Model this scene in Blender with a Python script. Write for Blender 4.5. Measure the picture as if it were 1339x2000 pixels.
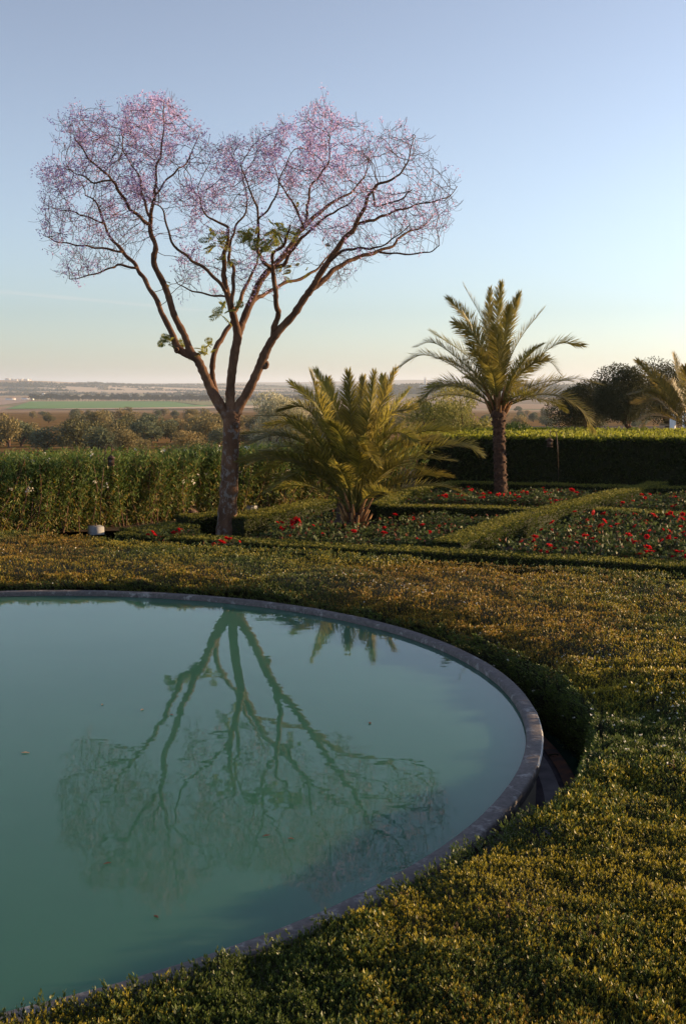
import bpy, math
import numpy as np
from mathutils import Vector

# ------------------------------------------------------------------ camera, sky, sun, exposure
scene = bpy.context.scene
for o in list(bpy.data.objects):
    bpy.data.objects.remove(o, do_unlink=True)
COL = scene.collection
F = 2200.0                      # focal length in photograph pixels (39.6 mm on a 36 mm tall frame)
CZ = 2.45
TH = math.atan((1000 - 748) / F)
cam_d = bpy.data.cameras.new('camera')
cam_d.sensor_fit = 'VERTICAL'; cam_d.sensor_height = 36.0; cam_d.lens = 36.0 * F / 2000.0
cam_d.clip_start = 0.05; cam_d.clip_end = 200000.0
cam = bpy.data.objects.new('camera', cam_d); COL.objects.link(cam)
cam.location = (0, 0, CZ); cam.rotation_euler = (math.pi / 2 - TH, 0, 0)
scene.camera = cam

SUN_EL = math.radians(9.5)
SUN_AZ = math.radians(72.0)     # clockwise from +Y (view direction): from the right, a little ahead
world = bpy.data.worlds.new('World'); scene.world = world; world.use_nodes = True
wn = world.node_tree; wn.nodes.clear()
wo = wn.nodes.new('ShaderNodeOutputWorld'); bg = wn.nodes.new('ShaderNodeBackground')
sky = wn.nodes.new('ShaderNodeTexSky'); sky.sky_type = 'NISHITA'; sky.sun_disc = False
sky.sun_elevation = SUN_EL; sky.sun_rotation = SUN_AZ
sky.altitude = 60; sky.air_density = 1.0; sky.dust_density = 0.3; sky.ozone_density = 4.0
bg.inputs['Strength'].default_value = 0.077
# thin cirrus streaks, laid out over the whole sky by direction
tc = wn.nodes.new('ShaderNodeTexCoord')
def wmath(op, a, b=None, c=None):
    n = wn.nodes.new('ShaderNodeMath'); n.operation = op
    for i, v in enumerate((a, b, c)):
        if v is None: continue
        if isinstance(v, (int, float)): n.inputs[i].default_value = v
        else: wn.links.new(v, n.inputs[i])
    return n.outputs[0]
sx = wn.nodes.new('ShaderNodeSeparateXYZ'); wn.links.new(tc.outputs['Generated'], sx.inputs[0])
hor = wmath('SQRT', wmath('ADD', wmath('MULTIPLY', sx.outputs[0], sx.outputs[0]), wmath('MULTIPLY', sx.outputs[1], sx.outputs[1])))
el = wmath('ARCTAN2', sx.outputs[2], hor); az = wmath('ARCTAN2', sx.outputs[0], sx.outputs[1])
cmb = wn.nodes.new('ShaderNodeCombineXYZ')
wn.links.new(wmath('MULTIPLY', az, 7.0), cmb.inputs[0])
wn.links.new(wmath('MULTIPLY', wmath('ADD', el, wmath('MULTIPLY', az, 0.09)), 150.0), cmb.inputs[1])
nz = wn.nodes.new('ShaderNodeTexNoise'); nz.inputs['Scale'].default_value = 1.0; nz.inputs['Detail'].default_value = 5.0
nz.inputs['Roughness'].default_value = 0.6
wn.links.new(cmb.outputs[0], nz.inputs['Vector'])
line = wmath('ADD', el, wmath('MULTIPLY', az, 0.080))
band = wmath('SUBTRACT', 1.0, wmath('MULTIPLY', wmath('ABSOLUTE', wmath('SUBTRACT', line, 0.0519)), 300.0))
band = wmath('MAXIMUM', band, 0.0)
cl = wmath('MULTIPLY', band, wmath('MULTIPLY', wmath('MAXIMUM', wmath('SUBTRACT', nz.outputs[0], 0.42), 0.0), 2.4))
cl = wmath('MULTIPLY', cl, wmath('MINIMUM', wmath('MAXIMUM', wmath('MULTIPLY', wmath('ADD', az, 0.0), -8.0), 0.0), 1.0))
mixw = wn.nodes.new('ShaderNodeMix'); mixw.data_type = 'RGBA'
wn.links.new(cl, mixw.inputs['Factor'])
hs = wn.nodes.new('ShaderNodeHueSaturation'); hs.inputs['Saturation'].default_value = 0.48
wn.links.new(sky.outputs[0], hs.inputs['Color'])
tint = wn.nodes.new('ShaderNodeMix'); tint.data_type = 'RGBA'; tint.blend_type = 'MULTIPLY'; tint.inputs['Factor'].default_value = 1.0
gam = wn.nodes.new('ShaderNodeGamma'); gam.inputs['Gamma'].default_value = 1.35; wn.links.new(hs.outputs[0], gam.inputs['Color'])
wn.links.new(gam.outputs[0], tint.inputs[6]); tint.inputs[7].default_value = (1.02, 0.99, 0.98, 1)
wn.links.new(tint.outputs[2], mixw.inputs[6]); mixw.inputs[7].default_value = (5.2, 4.9, 4.7, 1)
wn.links.new(mixw.outputs[2], bg.inputs['Color'])
wn.links.new(bg.outputs[0], wo.inputs['Surface'])

sun_d = bpy.data.lights.new('sun', 'SUN'); sun_d.energy = 5.0; sun_d.angle = math.radians(0.5)
sun_d.color = (1.0, 0.68, 0.36)
sun = bpy.data.objects.new('sun', sun_d); COL.objects.link(sun)
sdir = Vector((math.sin(SUN_AZ) * math.cos(SUN_EL), math.cos(SUN_AZ) * math.cos(SUN_EL), math.sin(SUN_EL)))
sun.rotation_euler = sdir.to_track_quat('Z', 'Y').to_euler()
sun.location = (40, 4, 8)
scene.view_settings.view_transform = 'Standard'; scene.view_settings.look = 'None'
scene.view_settings.exposure = 1.1; scene.view_settings.gamma = 1.0
scene.render.engine = 'CYCLES'
scene.cycles.max_bounces = 6; scene.cycles.diffuse_bounces = 3; scene.cycles.glossy_bounces = 3
scene.cycles.transmission_bounces = 3; scene.cycles.volume_bounces = 1; scene.cycles.transparent_max_bounces = 4

# ------------------------------------------------------------------ helpers
rng = np.random.RandomState(7)
G = lambda *c: np.array(c)
CAM = np.array([0.0, 0.0, CZ]); CT, ST = math.cos(TH), math.sin(TH)
def ray(px, py):
    X = (px - 669.5) / F; Y = -(py - 1000.0) / F
    return np.array([X, CT + Y * ST, -ST + Y * CT])
def atZ(px, py, z):
    r = ray(px, py); return CAM + r * ((z - CZ) / r[2])
def atY(px, py, Y):
    r = ray(px, py); return CAM + r * (Y / r[1])
def norm(v):
    return v / np.maximum(np.linalg.norm(v, axis=-1, keepdims=True), 1e-9)

class VNoise:
    def __init__(s, seed): s.g = np.random.RandomState(seed).rand(256, 256)
    def __call__(s, x, y, sc=1.0, oct=1):
        t = 0; a = 1; n = 0
        x = np.asarray(x, float) * sc + 101.3; y = np.asarray(y, float) * sc + 57.7
        for _ in range(oct):
            xi = np.floor(x).astype(int); yi = np.floor(y).astype(int); u = x - xi; v = y - yi
            u = u * u * (3 - 2 * u); v = v * v * (3 - 2 * v)
            g = lambda a_, b_: s.g[a_ % 256, b_ % 256]
            r = (g(xi, yi) * (1 - u) + g(xi + 1, yi) * u) * (1 - v) + (g(xi, yi + 1) * (1 - u) + g(xi + 1, yi + 1) * u) * v
            t = t + a * r; n += a; a *= 0.5; x = x * 2.03; y = y * 2.03
        return t / n
VN = [VNoise(i) for i in range(8)]

def mesh(name, V, faces, col=None, smooth=False):
    """faces: list of int arrays (n,k)"""
    V = np.asarray(V, np.float32).reshape(-1, 3)
    me = bpy.data.meshes.new(name)
    faces = [np.asarray(f, np.int32) for f in (faces if isinstance(faces, list) else [faces]) if len(f)]
    loops = np.concatenate([f.ravel() for f in faces]); tot = np.concatenate([np.full(len(f), f.shape[1], np.int32) for f in faces])
    st = np.concatenate([[0], np.cumsum(tot)[:-1]]).astype(np.int32)
    me.vertices.add(len(V)); me.vertices.foreach_set('co', V.ravel())
    me.loops.add(len(loops)); me.loops.foreach_set('vertex_index', loops)
    me.polygons.add(len(tot)); me.polygons.foreach_set('loop_start', st); me.polygons.foreach_set('loop_total', tot)
    if smooth: me.polygons.foreach_set('use_smooth', np.ones(len(tot), bool))
    me.update(calc_edges=True)
    if col is not None:
        a = me.color_attributes.new('Col', 'FLOAT_COLOR', 'POINT')
        c = np.ones((len(V), 4), np.float32); c[:, :3] = col
        a.data.foreach_set('color', c.ravel())
    return me
def add(name, me, mat, parent=None, loc=None, rz=None):
    o = bpy.data.objects.new(name, me)
    if mat is not None and me is not None and len(me.materials) == 0:
        for m in (mat if isinstance(mat, (list, tuple)) else [mat]): me.materials.append(m)
    COL.objects.link(o)
    if parent is not None: o.parent = parent
    if loc is not None: o.location = tuple(float(v) for v in loc)
    if rz is not None: o.rotation_euler[2] = float(rz)
    return o
def empty(name, loc=(0, 0, 0), rz=0):
    o = bpy.data.objects.new(name, None); o.empty_display_size = 0.2; COL.objects.link(o)
    o.location = tuple(float(v) for v in loc); o.rotation_euler[2] = float(rz); return o
def tag(o, label=None, cat=None, group=None, kind=None):
    if label: o['label'] = label
    if cat: o['category'] = cat
    if group: o['group'] = group
    if kind: o['kind'] = kind
    return o

class MB:
    """collects vertices and faces of one mesh"""
    def __init__(s): s.V = []; s.Q = []; s.T = []; s.C = []; s.n = 0
    def add(s, V, Q=None, T=None, C=None):
        V = np.asarray(V, float).reshape(-1, 3)
        if Q is not None and len(Q): s.Q.append(np.asarray(Q) + s.n)
        if T is not None and len(T): s.T.append(np.asarray(T) + s.n)
        s.V.append(V)
        if C is not None: s.C.append(np.broadcast_to(np.asarray(C, float), V.shape).copy())
        s.n += len(V)
    def mesh(s, name, smooth=False):
        fs = []
        if s.Q: fs.append(np.concatenate(s.Q))
        if s.T: fs.append(np.concatenate(s.T))
        return mesh(name, np.concatenate(s.V), fs, np.concatenate(s.C) if s.C else None, smooth)
    def box(s, c, size, rz=0.0, C=None, taper=1.0):
        hx, hy, hz = np.array(size) / 2.0
        P = np.array([[-hx, -hy, -hz], [hx, -hy, -hz], [hx, hy, -hz], [-hx, hy, -hz],
                      [-hx * taper, -hy * taper, hz], [hx * taper, -hy * taper, hz], [hx * taper, hy * taper, hz], [-hx * taper, hy * taper, hz]])
        ca, sa = math.cos(rz), math.sin(rz)
        P = np.c_[P[:, 0] * ca - P[:, 1] * sa, P[:, 0] * sa + P[:, 1] * ca, P[:, 2]] + np.asarray(c)
        s.add(P, [[0, 3, 2, 1], [4, 5, 6, 7], [0, 1, 5, 4], [1, 2, 6, 5], [2, 3, 7, 6], [3, 0, 4, 7]], C=C)
    def tube(s, P, R, sides=6, C=None, cap=True):
        P = np.asarray(P, float); n = len(P); R = np.broadcast_to(np.asarray(R, float), (n,))
        T = norm(np.gradient(P, axis=0))
        ref = np.array([0, 0, 1.0]) if abs(T[0][2]) < 0.9 else np.array([1.0, 0, 0])
        u = norm(np.cross(T[0], ref)); rings = []
        ang = np.arange(sides) * 2 * math.pi / sides
        for i in range(n):
            u = u - T[i] * np.dot(u, T[i]); u = u / max(np.linalg.norm(u), 1e-9); v = np.cross(T[i], u)
            rr = R[i] if np.ndim(R[i]) == 0 else R[i]
            rings.append(P[i] + rr * (np.cos(ang)[:, None] * u + np.sin(ang)[:, None] * v))
        V = np.concatenate(rings); k = np.arange(sides); q = []
        for i in range(n - 1):
            a = i * sides; q.append(np.c_[a + k, a + (k + 1) % sides, a + sides + (k + 1) % sides, a + sides + k])
        q = np.concatenate(q); t = None
        if cap:
            V = np.vstack([V, P[0], P[-1]]); m = n * sides; e = (n - 1) * sides
            t = np.vstack([np.c_[(k + 1) % sides, k, np.full(sides, m)], np.c_[e + k, e + (k + 1) % sides, np.full(sides, m + 1)]])
        s.add(V, q, t, C)
    def leaves(s, p, d, side, L, W, C=None, fold=0.0):
        """diamond leaves: p base (n,3), d axis, side, length, width"""
        p = np.asarray(p, float); n = len(p)
        L = np.broadcast_to(L, (n,))[:, None]; W = np.broadcast_to(W, (n,))[:, None]
        nn = np.cross(d, side)
        mid = p + d * L * 0.5 + nn * L * fold
        V = np.stack([p, mid + side * W * 0.5, p + d * L, mid - side * W * 0.5], 1).reshape(-1, 3)
        q = np.arange(n * 4).reshape(n, 4)
        if C is not None: C = np.repeat(np.broadcast_to(C, (n, 3)), 4, 0)
        s.add(V, q, C=C)

def rand_dir(n, r=rng):
    v = r.normal(size=(n, 3)); return norm(v)
def perp(d, r=rng):
    return norm(np.cross(d, rand_dir(len(d), r)))
def catmull(P, n):
    P = np.asarray(P, float)
    if len(P) == 2: return P[0] + (P[1] - P[0]) * np.linspace(0, 1, n)[:, None]
    Q = np.vstack([2 * P[0] - P[1], P, 2 * P[-1] - P[-2]]); m = len(P) - 1
    t = np.linspace(0, m, n); i = np.minimum(t.astype(int), m - 1); u = (t - i)[:, None]
    a, b, c, d = Q[i], Q[i + 1], Q[i + 2], Q[i + 3]
    return 0.5 * (2 * b + (c - a) * u + (2 * a - 5 * b + 4 * c - d) * u ** 2 + (3 * b - a - 3 * c + d) * u ** 3)

# ------------------------------------------------------------------ materials
def mat(name): 
    m = bpy.data.materials.new(name); m.use_nodes = True; return m, m.node_tree, m.node_tree.nodes['Principled BSDF']
def ramp(nt, src, stops):
    r = nt.nodes.new('ShaderNodeValToRGB'); e = r.color_ramp.elements
    while len(e) < len(stops): e.new(0.5)
    for k, (p, c) in zip(e, stops): k.position = p; k.color = (*c, 1)
    nt.links.new(src, r.inputs[0]); return r.outputs[0]
def noise(nt, scale, detail=4, rough=0.55, vec=None, coord='Object', mapping=None):
    t = nt.nodes.new('ShaderNodeTexCoord'); n = nt.nodes.new('ShaderNodeTexNoise')
    n.inputs['Scale'].default_value = scale; n.inputs['Detail'].default_value = detail; n.inputs['Roughness'].default_value = rough
    if mapping is not None:
        mp = nt.nodes.new('ShaderNodeMapping'); mp.inputs['Scale'].default_value = mapping
        nt.links.new(t.outputs[coord], mp.inputs[0]); nt.links.new(mp.outputs[0], n.inputs['Vector'])
    else: nt.links.new(t.outputs[coord], n.inputs['Vector'])
    return n.outputs[0]
def bump(nt, b, h, strength, dist):
    n = nt.nodes.new('ShaderNodeBump'); n.inputs['Strength'].default_value = strength; n.inputs['Distance'].default_value = dist
    nt.links.new(h, n.inputs['Height']); nt.links.new(n.outputs[0], b.inputs['Normal'])
def leaf_mat(name, trans=0.35, rough=0.5, tint=1.0, spec=0.35):
    """foliage: vertex colour (the leaf's own), part of the light passes through"""
    m, nt, b = mat(name)
    a = nt.nodes.new('ShaderNodeAttribute'); a.attribute_name = 'Col'
    nt.links.new(a.outputs['Color'], b.inputs['Base Color'])
    b.inputs['Roughness'].default_value = rough; b.inputs['Specular IOR Level'].default_value = spec
    t = nt.nodes.new('ShaderNodeBsdfTranslucent'); nt.links.new(a.outputs['Color'], t.inputs['Color'])
    mx = nt.nodes.new('ShaderNodeMixShader'); mx.inputs[0].default_value = trans
    nt.links.new(b.outputs[0], mx.inputs[1]); nt.links.new(t.outputs[0], mx.inputs[2])
    nt.links.new(mx.outputs[0], nt.nodes['Material Output'].inputs['Surface'])
    return m
def plain(name, c1, c2, scale, rough=0.9, bs=0.3, bd=0.01, detail=5, lo=0.35, hi=0.65):
    m, nt, b = mat(name); n = noise(nt, scale, detail)
    nt.links.new(ramp(nt, n, [(lo, c1), (hi, c2)]), b.inputs['Base Color']); b.inputs['Roughness'].default_value = rough
    b.inputs['Specular IOR Level'].default_value = 0.2
    if bs: bump(nt, b, n, bs, bd)
    return m
M = {}
M['leaf'] = leaf_mat('leaf', 0.35, 0.55, spec=0.22)
M['leaf_mat'] = leaf_mat('ground_cover_leaf', 0.3, 0.5)
M['spray'] = leaf_mat('feathery_leaf', 0.5)
M['petal'] = leaf_mat('petal', 0.5, 0.7, spec=0.1)
M['far_leaf'] = leaf_mat('far_leaf', 0.2, 0.8, spec=0.1)
M['frond'] = leaf_mat('frond', 0.48, 0.45, spec=0.4)
M['soil'] = plain('soil', (0.035, 0.022, 0.014), (0.07, 0.045, 0.028), 6.0, bs=0.6, bd=0.03)
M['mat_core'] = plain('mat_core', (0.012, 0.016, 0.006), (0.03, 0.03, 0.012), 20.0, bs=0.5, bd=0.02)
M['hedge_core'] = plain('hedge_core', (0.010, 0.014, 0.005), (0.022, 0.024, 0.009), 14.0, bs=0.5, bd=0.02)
M['metal'] = plain('rusted_lantern_metal', (0.05, 0.03, 0.025), (0.11, 0.06, 0.045), 40.0, rough=0.6, bs=0.1)
M['white'] = plain('white_render', (0.72, 0.70, 0.66), (0.82, 0.80, 0.76), 3.0, bs=0)
M['roof'] = plain('clay_roof', (0.25, 0.10, 0.06), (0.35, 0.16, 0.10), 2.0, bs=0)
M['block'] = plain('cast_concrete', (0.24, 0.24, 0.25), (0.34, 0.34, 0.34), 9.0, bs=0.2, bd=0.004)
M['wood'] = plain('weathered_wood', (0.30, 0.20, 0.12), (0.42, 0.30, 0.19), 8.0, bs=0.2)
M['twig'] = plain('twig_bark', (0.085, 0.048, 0.034), (0.145, 0.082, 0.054), 8.0, bs=0)
# bark with pale lichen low on the trunk
def bark_mat():
    m, nt, b = mat('jacaranda_bark')
    n1 = noise(nt, 5.0, 6, 0.65, mapping=(1, 1, 0.45)); n2 = noise(nt, 26.0, 5, 0.6, mapping=(1, 1, 0.5))
    c = ramp(nt, n1, [(0.3, (0.06, 0.033, 0.022)), (0.55, (0.135, 0.073, 0.044)), (0.75, (0.23, 0.132, 0.08))])
    n3 = noise(nt, 11.0, 5, 0.7, mapping=(1, 1, 0.7))
    lich = ramp(nt, n3, [(0.52, (0, 0, 0)), (0.60, (1, 1, 1))])
    t = nt.nodes.new('ShaderNodeTexCoord'); sp = nt.nodes.new('ShaderNodeSeparateXYZ'); nt.links.new(t.outputs['Object'], sp.inputs[0])
    mr = nt.nodes.new('ShaderNodeMapRange'); nt.links.new(sp.outputs[2], mr.inputs[0])
    mr.inputs[1].default_value = 2.0; mr.inputs[2].default_value = 2.9; mr.inputs[3].default_value = 0.62; mr.inputs[4].default_value = 0.0
    mul = nt.nodes.new('ShaderNodeMath'); mul.operation = 'MULTIPLY'; nt.links.new(lich, mul.inputs[0]); nt.links.new(mr.outputs[0], mul.inputs[1])
    mx = nt.nodes.new('ShaderNodeMix'); mx.data_type = 'RGBA'; nt.links.new(mul.outputs[0], mx.inputs['Factor'])
    nt.links.new(c, mx.inputs[6]); mx.inputs[7].default_value = (0.24, 0.235, 0.225, 1)
    nt.links.new(mx.outputs[2], b.inputs['Base Color']); b.inputs['Roughness'].default_value = 0.9
    b.inputs['Specular IOR Level'].default_value = 0.2
    bump(nt, b, n2, 0.8, 0.02); return m
M['bark'] = bark_mat()
M['palm_bark'] = plain('palm_bark', (0.032, 0.018, 0.013), (0.10, 0.052, 0.032), 14.0, bs=0.8, bd=0.02)
M['dead_sheath'] = plain('dead_leaf_base', (0.20, 0.09, 0.04), (0.34, 0.19, 0.08), 18.0, bs=0.4, bd=0.01)
# stone rim
def rim_mat():
    m, nt, b = mat('weathered_concrete_rim')
    n1 = noise(nt, 2.2, 6, 0.6); n2 = noise(nt, 28.0, 6, 0.7); n3 = noise(nt, 7.0, 6, 0.7)
    c = ramp(nt, n2, [(0.3, (0.06, 0.051, 0.052)), (0.7, (0.145, 0.128, 0.128))])
    f = ramp(nt, n3, [(0.55, (0, 0, 0)), (0.68, (1, 1, 1))])
    mx = nt.nodes.new('ShaderNodeMix'); mx.data_type = 'RGBA'; nt.links.new(f, mx.inputs['Factor'])
    nt.links.new(c, mx.inputs[6]); mx.inputs[7].default_value = (0.30, 0.29, 0.29, 1)
    nt.links.new(mx.outputs[2], b.inputs['Base Color']); b.inputs['Roughness'].default_value = 0.75
    bump(nt, b, n2, 0.35, 0.006); return m
M['rim'] = rim_mat()
M['lime'] = plain('lime_crust', (0.45, 0.45, 0.44), (0.62, 0.62, 0.60), 30.0, bs=0.3, bd=0.004)
M['wall'] = plain('pool_wall_render', (0.20, 0.175, 0.14), (0.30, 0.265, 0.21), 2.5, bs=0.1, bd=0.004)
M['ledge'] = plain('ledge_concrete', (0.19, 0.17, 0.19), (0.29, 0.27, 0.29), 7.0, bs=0.2, bd=0.004)
M['ledge_dark'] = plain('ledge_dark_concrete', (0.06, 0.05, 0.065), (0.10, 0.085, 0.10), 9.0, bs=0.1, bd=0.004)  # darker tone of the ledge concrete
M['rust'] = plain('rust_stained_curb', (0.10, 0.075, 0.075), (0.24, 0.11, 0.07), 10.0, bs=0.2, bd=0.004)
def water_mat(name, c1, c2, bscale, bstr):
    m, nt, b = mat(name)
    n = noise(nt, 0.35, 4, 0.5)
    nt.links.new(ramp(nt, n, [(0.35, c1), (0.65, c2)]), b.inputs['Base Color'])
    b.inputs['Roughness'].default_value = 0.01; b.inputs['IOR'].default_value = 1.333
    b.inputs['Subsurface Weight'].default_value = 1.0; b.inputs['Subsurface Radius'].default_value = (0.5, 0.9, 0.7); b.inputs['Subsurface Scale'].default_value = 1.0
    h = noise(nt, bscale, 2, 0.5, mapping=(0.55, 1.0, 1.0)); bump(nt, b, h, bstr, 0.010)
    return m
M['water'] = water_mat('pool_water', (0.042, 0.132, 0.092), (0.052, 0.150, 0.104), 5.0, 0.07)
M['moat_water'] = water_mat('overflow_water', (0.020, 0.062, 0.046), (0.026, 0.075, 0.055), 5.0, 0.05)
# far land: dry slope near, patchwork of fields on the plain
def land_mat():
    m, nt, b = mat('dry_land')
    t = nt.nodes.new('ShaderNodeTexCoord'); mp = nt.nodes.new('ShaderNodeMapping')
    nt.links.new(t.outputs['Object'], mp.inputs[0]); mp.inputs['Rotation'].default_value = (0, 0, 0.25)
    mp.inputs['Scale'].default_value = (1 / 620.0, 1 / 300.0, 0)
    v = nt.nodes.new('ShaderNodeTexVoronoi'); v.inputs['Scale'].default_value = 1.0; nt.links.new(mp.outputs[0], v.inputs['Vector'])
    v.distance = 'MANHATTAN'
    sp = nt.nodes.new('ShaderNodeSeparateColor'); nt.links.new(v.outputs['Color'], sp.inputs[0])
    fields = ramp(nt, sp.outputs[0], [(0.0, (0.34, 0.22, 0.14)), (0.22, (0.42, 0.30, 0.19)), (0.4, (0.26, 0.17, 0.12)),
                  (0.55, (0.12, 0.14, 0.06)), (0.68, (0.46, 0.34, 0.22)), (0.82, (0.16, 0.13, 0.08)), (1.0, (0.38, 0.26, 0.17))])
    dry = ramp(nt, noise(nt, 0.09, 6, 0.65), [(0.3, (0.075, 0.06, 0.022)), (0.5, (0.20, 0.115, 0.04)), (0.72, (0.30, 0.18, 0.075))])
    ln = nt.nodes.new('ShaderNodeVectorMath'); ln.operation = 'LENGTH'; nt.links.new(t.outputs['Object'], ln.inputs[0])
    mr = nt.nodes.new('ShaderNodeMapRange'); nt.links.new(ln.outputs['Value'], mr.inputs[0])
    mr.inputs[1].default_value = 1100; mr.inputs[2].default_value = 1700
    mx = nt.nodes.new('ShaderNodeMix'); mx.data_type = 'RGBA'; nt.links.new(mr.outputs[0], mx.inputs['Factor'])
    nt.links.new(dry, mx.inputs[6]); nt.links.new(fields, mx.inputs[7])
    nt.links.new(mx.outputs[2], b.inputs['Base Color']); b.inputs['Roughness'].default_value = 1.0
    b.inputs['Specular IOR Level'].default_value = 0.0
    return m
M['land'] = land_mat()
def field_mat(name, c1, c2):
    return plain(name, c1, c2, 0.02, bs=0, detail=4)

# ------------------------------------------------------------------ terrain
def sst(a, b, x): 
    t = np.clip((x - a) / (b - a), 0, 1); return t * t * (3 - 2 * t)
def land_z(x, y):
    r = np.hypot(x, y); a = np.degrees(np.arctan2(x, y))
    z = np.interp(r, [0, 24, 34, 60, 100, 160, 300, 600, 1200, 2000, 2150, 1e5], [-0.95, -0.95, -1.3, -3.0, -5.6, -8.0, -12.4, -18.4, -28.5, -43.0, -45, -45])
    z = z + (VN[0](x, y, 1 / 60.0, 3) - 0.5) * 2.4 * sst(35, 120, r) * (1 - sst(900, 1700, r))
    # low hill with a village, far left
    z = z + 63 * np.exp(-(((x + 1950) / 900.0) ** 2) - (((y - 6200) / 900.0) ** 2))
    z = z + 34 * np.exp(-(((x + 800) / 900.0) ** 2) - (((y - 7600) / 900.0) ** 2))
    # rolling rise behind the palms
    w = sst(-3, 4, a)
    z = z + w * 37 * sst(2600, 4300, r) * (1 - 0.6 * sst(5200, 8200, r))
    z = z + sst(9000, 14000, r) * (40 + 60 * VN[1](a * 0.25, r / 9000.0, 1.0, 2) * sst(-12, 8, a)) * (1 - sst(20000, 40000, r))
    return z
def build_land():
    az = np.radians(np.concatenate([np.linspace(-180, -32, 30)[:-1], np.linspace(-32, 32, 260), np.linspace(32, 180, 30)[1:]]))
    rr = np.concatenate([np.geomspace(2, 40, 12)[:-1], np.geomspace(40, 1500, 110)[:-1], np.geomspace(1500, 16000, 120)[:-1], np.geomspace(16000, 60000, 14)])
    A, R = np.meshgrid(az, rr); X = R * np.sin(A); Y = R * np.cos(A); Z = land_z(X, Y)
    V = np.stack([X, Y, Z], -1).reshape(-1, 3); na = len(az)
    i, j = np.meshgrid(np.arange(len(rr) - 1), np.arange(na - 1), indexing='ij')
    q = np.stack([i * na + j, i * na + j + 1, (i + 1) * na + j + 1, (i + 1) * na + j], -1).reshape(-1, 4)[:, ::-1]
    V = np.vstack([V, [0, 0, -0.95]])
    jj = np.arange(na - 1); t = np.c_[np.full(na - 1, len(V) - 1), jj + 1, jj]
    o = add('ground', mesh('ground', V, [q, t], smooth=True), M['land']); tag(o, kind='structure')
build_land()
def sheet(name, poly, z, m, sub=None, **kw):
    P = np.array([[p[0], p[1], z] for p in poly]); me = mesh(name, P, [np.arange(len(P))[None, :]])
    return tag(add(name, me, m), kind='structure')
# far fields on the plain, each a thin sheet following the land
def field(px_poly, m, name, lift=1.0):
    pts = [atZ(a, b, -45.0) for a, b in px_poly]
    n = 24; top, bot = pts[0:2], pts[2:4]
    u = np.linspace(0, 1, n)
    A = np.array([pts[0] + (pts[1] - pts[0]) * t for t in u]); B = np.array([pts[3] + (pts[2] - pts[3]) * t for t in u])
    rows = [A + (B - A) * s for s in np.linspace(0, 1, 10)]
    V = np.concatenate(rows); V[:, 2] = land_z(V[:, 0], V[:, 1]) + lift
    i, j = np.meshgrid(np.arange(9), np.arange(n - 1), indexing='ij')
    q = np.stack([i * n + j, i * n + j + 1, (i + 1) * n + j + 1, (i + 1) * n + j], -1).reshape(-1, 4)[:, ::-1]
    o = add(name, mesh(name, V, q, smooth=True), m); tag(o, kind='structure')
field([(60, 785), (330, 784), (420, 795), (10, 801)], field_mat('green_crop', (0.10, 0.23, 0.04), (0.13, 0.27, 0.055)), 'green_field', 1.2)
field([(330, 784), (640, 783), (640, 791), (380, 792)], field_mat('yellow_green_crop', (0.20, 0.20, 0.06), (0.26, 0.24, 0.08)), 'crop_field', 1.2)
field([(130, 801), (660, 790), (660, 802), (60, 806)], field_mat('stubble', (0.50, 0.36, 0.22), (0.56, 0.41, 0.26)), 'stubble_field', 1.6)
field([(0, 778), (70, 778), (50, 786), (-40, 797)], field_mat('ploughed', (0.34, 0.23, 0.17), (0.40, 0.28, 0.21)), 'ploughed_field', 1.2)
field([(80, 765), (640, 765), (640, 769), (70, 769)], field_mat('pale_stubble', (0.52, 0.38, 0.26), (0.56, 0.42, 0.28)), 'pale_field', 1.5)

# ------------------------------------------------------------------ pool
PC = np.array([-3.295, 8.25]); RI = 4.61; RO = RI + 0.11
def ring(name, prof, m, n=200, parent=None, smooth=True, wob=0, arc=None):
    """surface of revolution of (r,z) profile about the pool centre"""
    a = np.linspace(0, 2 * math.pi, n, endpoint=False); k = len(prof); V = []
    for r, z in prof:
        rr = r + (wob * (VN[2](a * 6, a * 0 + r, 3.0, 3) - 0.5) if wob else 0) * np.ones(n)
        zz = z + (wob * 0.6 * (VN[3](a * 9, a * 0 + z, 3.0, 3) - 0.5) if wob else 0) * np.ones(n)
        V.append(np.c_[rr * np.cos(a), rr * np.sin(a), zz])
    V = np.concatenate(V); j = np.arange(n); q = []
    if arc: dg = np.degrees(a); dg = np.where(dg > 180, dg - 360, dg); j = j[(dg > arc[0]) & (dg < arc[1])]
    for i in range(k - 1): q.append(np.c_[i * n + j, i * n + (j + 1) % n, (i + 1) * n + (j + 1) % n, (i + 1) * n + j][:, ::-1])
    return add(name, mesh(name, V, np.concatenate(q), smooth=smooth), m, parent)
pool = tag(empty('pool', (PC[0], PC[1], 0)), 'round raised garden pool with weathered grey stone rim, brim full of green water', 'pool')
ring('rim', [(RI + 0.01, -0.10), (RI, 0.03), (RI + 0.006, 0.046), (RI + 0.014, 0.05), (RO - 0.012, 0.05), (RO - 0.004, 0.046), (RO, 0.036), (RO, -0.035), (RO - 0.03, -0.04)], M['rim'], 420, pool, smooth=False, wob=0.008)
ring('lime_edge', [(RO - 0.012, 0.049), (RO - 0.003, 0.044), (RO + 0.006, 0.03), (RO + 0.005, 0.018)], M['lime'], 260, pool, wob=0.012, arc=(-17, 9))
ring('outer_wall', [(RO - 0.035, -0.037), (RO - 0.035, -0.55)], M['wall'], 200, pool)
ring('inner_wall', [(RI + 0.012, -0.10), (RI + 0.012, -0.9)], M['wall'], 120, pool)
ring('ledge_dark_ring', [(RO - 0.037, -0.462), (RO + 0.03, -0.452)], M['ledge_dark'], 160, pool)  # darker ring where ledge meets wall
ring('ledge', [(RO + 0.025, -0.455), (RO + 0.15, -0.45)], M['ledge'], 160, pool)
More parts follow.
